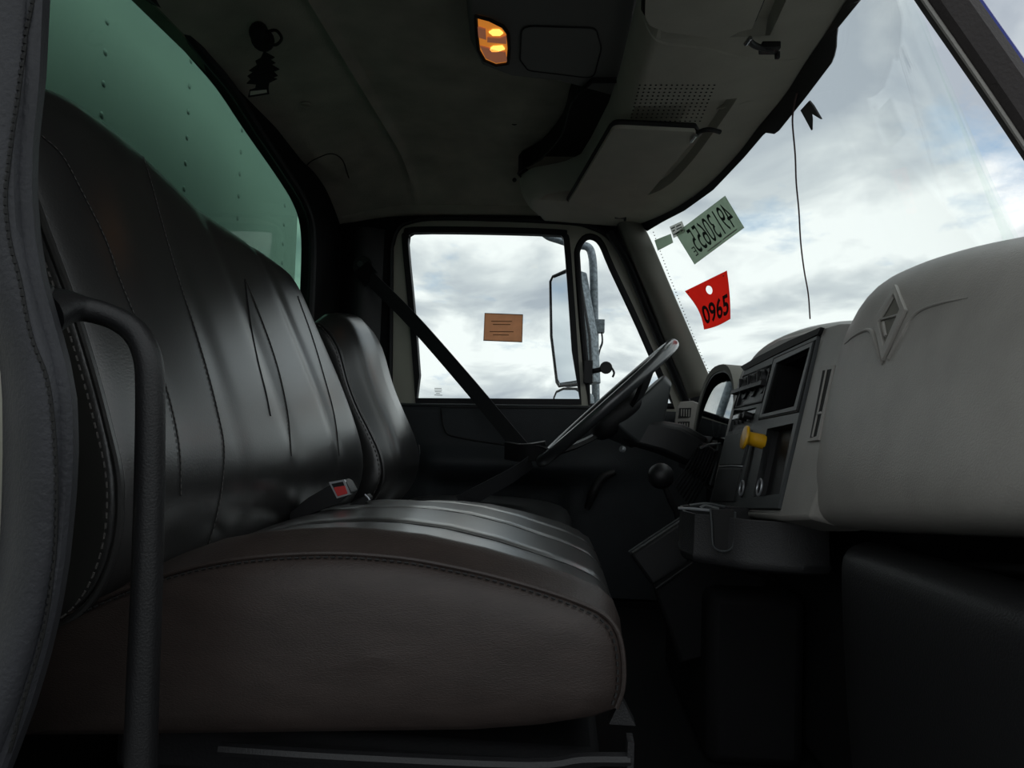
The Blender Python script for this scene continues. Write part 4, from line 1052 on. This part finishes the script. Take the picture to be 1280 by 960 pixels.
# brown card on driver window
br_ = thing('window_card', U(628, 410, y=YG+.008), 'plain brown rectangular card stuck on the driver door window', 'card')
bc = [U(a, b, y=YG+.008) for a, b in [(606, 391.5), (653.5, 393.5), (652.5, 427.5), (604.5, 425.5)]]
mesh('card', plate(bc, [], (0, .003, 0)), M['brown'], br_, smooth=False)
mesh('card_edge', tube(bc, .0016, 4, 1, closed=True), M['brown_edge'], br_, smooth=False)
mesh('faint_print', join(*[plate([U(a, b, y=YG+.0065), U(a+w_, b+.2, y=YG+.0065), U(a+w_, b+1.2, y=YG+.0065), U(a, b+1, y=YG+.0065)], [], (0, .0004, 0)) for a, b, w_ in ((614, 401, 26), (616, 405, 22), (612, 414, 30), (616, 418, 20))]), M['faint'], br_, smooth=False, kind='stuff')
# hanging wire and the clip stuck on the glass
wp = [onws(a, b, .012) for a, b in [(1003, 112), (999, 130), (997, 150), (1000, 190), (1001, 225), (1004, 260), (1006, 300), (1010, 335), (1015, 365), (1017, 396)]]
o = mesh('hanging_wire', tube(wp, .0018, 6, 5), M['wire']); props(o, 'thin dark wire hanging down over the windshield from the header', 'wire')
ck = [onws(a, b, .010) for a, b in [(1019, 122), (1024, 128), (1034, 145), (1024, 139), (1021, 137), (1022, 145), (1021.5, 159), (1014, 145), (1008, 134)]]
o = mesh('mirror_clip', plate(ck, [], (-.003, 0, -.001)), M['black'], smooth=False, bevel=.001); props(o, 'small dark two-pronged clip on windshield beside the hanging wire', 'clip')

# ================================================================ OUTSIDE
YM = 2.72
mr = thing('side_mirror', U(740, 500, y=YM), 'tall rectangular truck side mirror on a galvanised tube outside the driver window', 'mirror')
fo = [(689, 352), (692, 346), (712, 337), (724, 338), (738, 420), (741, 478), (700, 483), (697, 478), (690, 420)]
mn = Vector((-.80, -.60, .10)).normalized()
def QM(px, py, off=0):
    d = ray(px, py); c = U(714, 410, y=YM); return CAM+d*((c-CAM).dot(mn)/d.dot(mn))+mn*off
Mo = [QM(a, b) for a, b in fo]
mesh('mirror_housing', plate(Mo, [], -mn*.04), M['steel'], mr, bevel=.006)
mi = [(691.5, 354), (694, 348.5), (713, 341), (722, 343), (731, 420), (735, 474), (702, 479), (699.5, 474), (693, 420)]
mesh('mirror_frame', tube([QM(a, b, .004) for a, b in fo], .0055, 6, 1, closed=True), M['charcoal'], mr)
mesh('mirror_glass', plate([QM(a, b, .007) for a, b in mi], [], mn*.001), M['mirror'], mr, smooth=False, label='reflecting mirror glass')
mesh('mirror_tube', tube([U(722, 306, y=YM+.02), U(735, 309, y=YM+.02), U(740, 320, y=YM+.02), U(742, 345, y=YM+.02), U(743, 400, y=YM+.02), U(744, 460, y=YM+.02), U(745, 520, y=YM+.02), U(746, 600, y=YM+.02)], .0155, 12), M['steel'], mr, label='galvanised support tube')
mesh('mirror_tube', tube([U(722, 306, y=YM+.02), U(700, 300, y=YM-.05), U(680, 290, y=YM-.15), (U(680, 262, y=2.48))], .0155, 12), M['steel'], mr)
mesh('mirror_arm', tube([U(746, 590, y=YM+.02), Vector((.14, 2.62, .40)), Vector((.14, 2.50, .38)), Vector((.14, 2.385, .38))], .0155, 12), M['steel'], mr)
mesh('clamp', join(box(U(748, 408, y=YM), (.045, .04, .05)), tube([U(750, 402, y=YM-.01), U(753, 425, y=YM-.01), U(750, 435, y=YM-.01)], .004, 6)), M['steel'], mr, bevel=.008)
mesh('wire_loop', tube([U(752, 415, y=YM-.02), U(753, 428, y=YM-.02), U(750, 437, y=YM-.02), U(748, 445, y=YM-.01)], .003, 6), M['rubber'], mr)
cm = thing('convex_mirror', U(706, 505, y=YM), 'small round-cornered convex mirror below the tall side mirror', 'mirror')
cv = [(694, 530), (694, 497), (697, 490), (706, 486), (722, 486), (732, 492), (734, 530), (728, 545), (700, 545)]
mesh('mirror_housing', plate([QM(a, b) for a, b in cv], [], -mn*.04), M['steel'], cm, bevel=.006)
mesh('mirror_frame', tube([QM(a, b, .004) for a, b in cv], .005, 6, 1, closed=True), M['charcoal'], cm)
mesh('mirror_glass', plate(offs([QM(a, b, .007) for a, b in cv], .92), [], mn*.001), M['mirror'], cm, smooth=False)
# cargo body behind the cab
cg = thing('cargo_box', (-2.6, 1.45, -.3), 'white riveted cargo box front wall seen through the rear window', 'truck body')
BX = -1.05
mesh('front_wall', box((BX-.03, 1.45, 1.1), (.06, 2.6, 2.8)), M['box_white'], cg, bevel=.02)
mesh('side_wall', join(box((-3.2, .16, 1.1), (4.2, .04, 2.8)), box((-3.2, 2.74, 1.1), (4.2, .04, 2.8)), box((-3.2, 1.45, 2.5), (4.2, 2.6, .04)), box((-3.2, 1.45, -.3), (4.2, 2.6, .06))), M['box_white'], cg)
def on_x(px, py): return U(px, py, x=BX)
proto_m = None
for a, b0, sp_, n in [(134, 27, 37, 4), (237, 108, 31.4, 5), (301, 190, 26.2, 5), (356, 257, 22, 4)]:
    top = on_x(a, b0); dz = .072
    for k in range(-4, 9):
        c = Vector((BX-.001, top.y, top.z-dz*k))
        if proto_m is None:
            proto_m = mesh('rivet', ball(c, .0085, 10, 6, (.5, 1, 1)), M['rivet'], cg); first = c
            me0 = proto_m.data; o = proto_m
        else:
            o = proto_m.copy(); COL.objects.link(o); o.parent = cg; o.location = proto_m.location+(c-first)
# roof skin and ground
mesh('trim_7', grid(lambda u, v: (lerp(-.80, .44-.20*abs(2*v-1)**2, u), lerp(.56, 2.42, v), 1.46-.17*abs(2*v-1)**4-.10*max(0, u-.7)/.3), 12, 12, (0, 0, .01)), M['blue'], kind='structure')
mesh('ground', box((0, 0, -1.12), (400, 400, .04)), M['asphalt'], kind='structure')
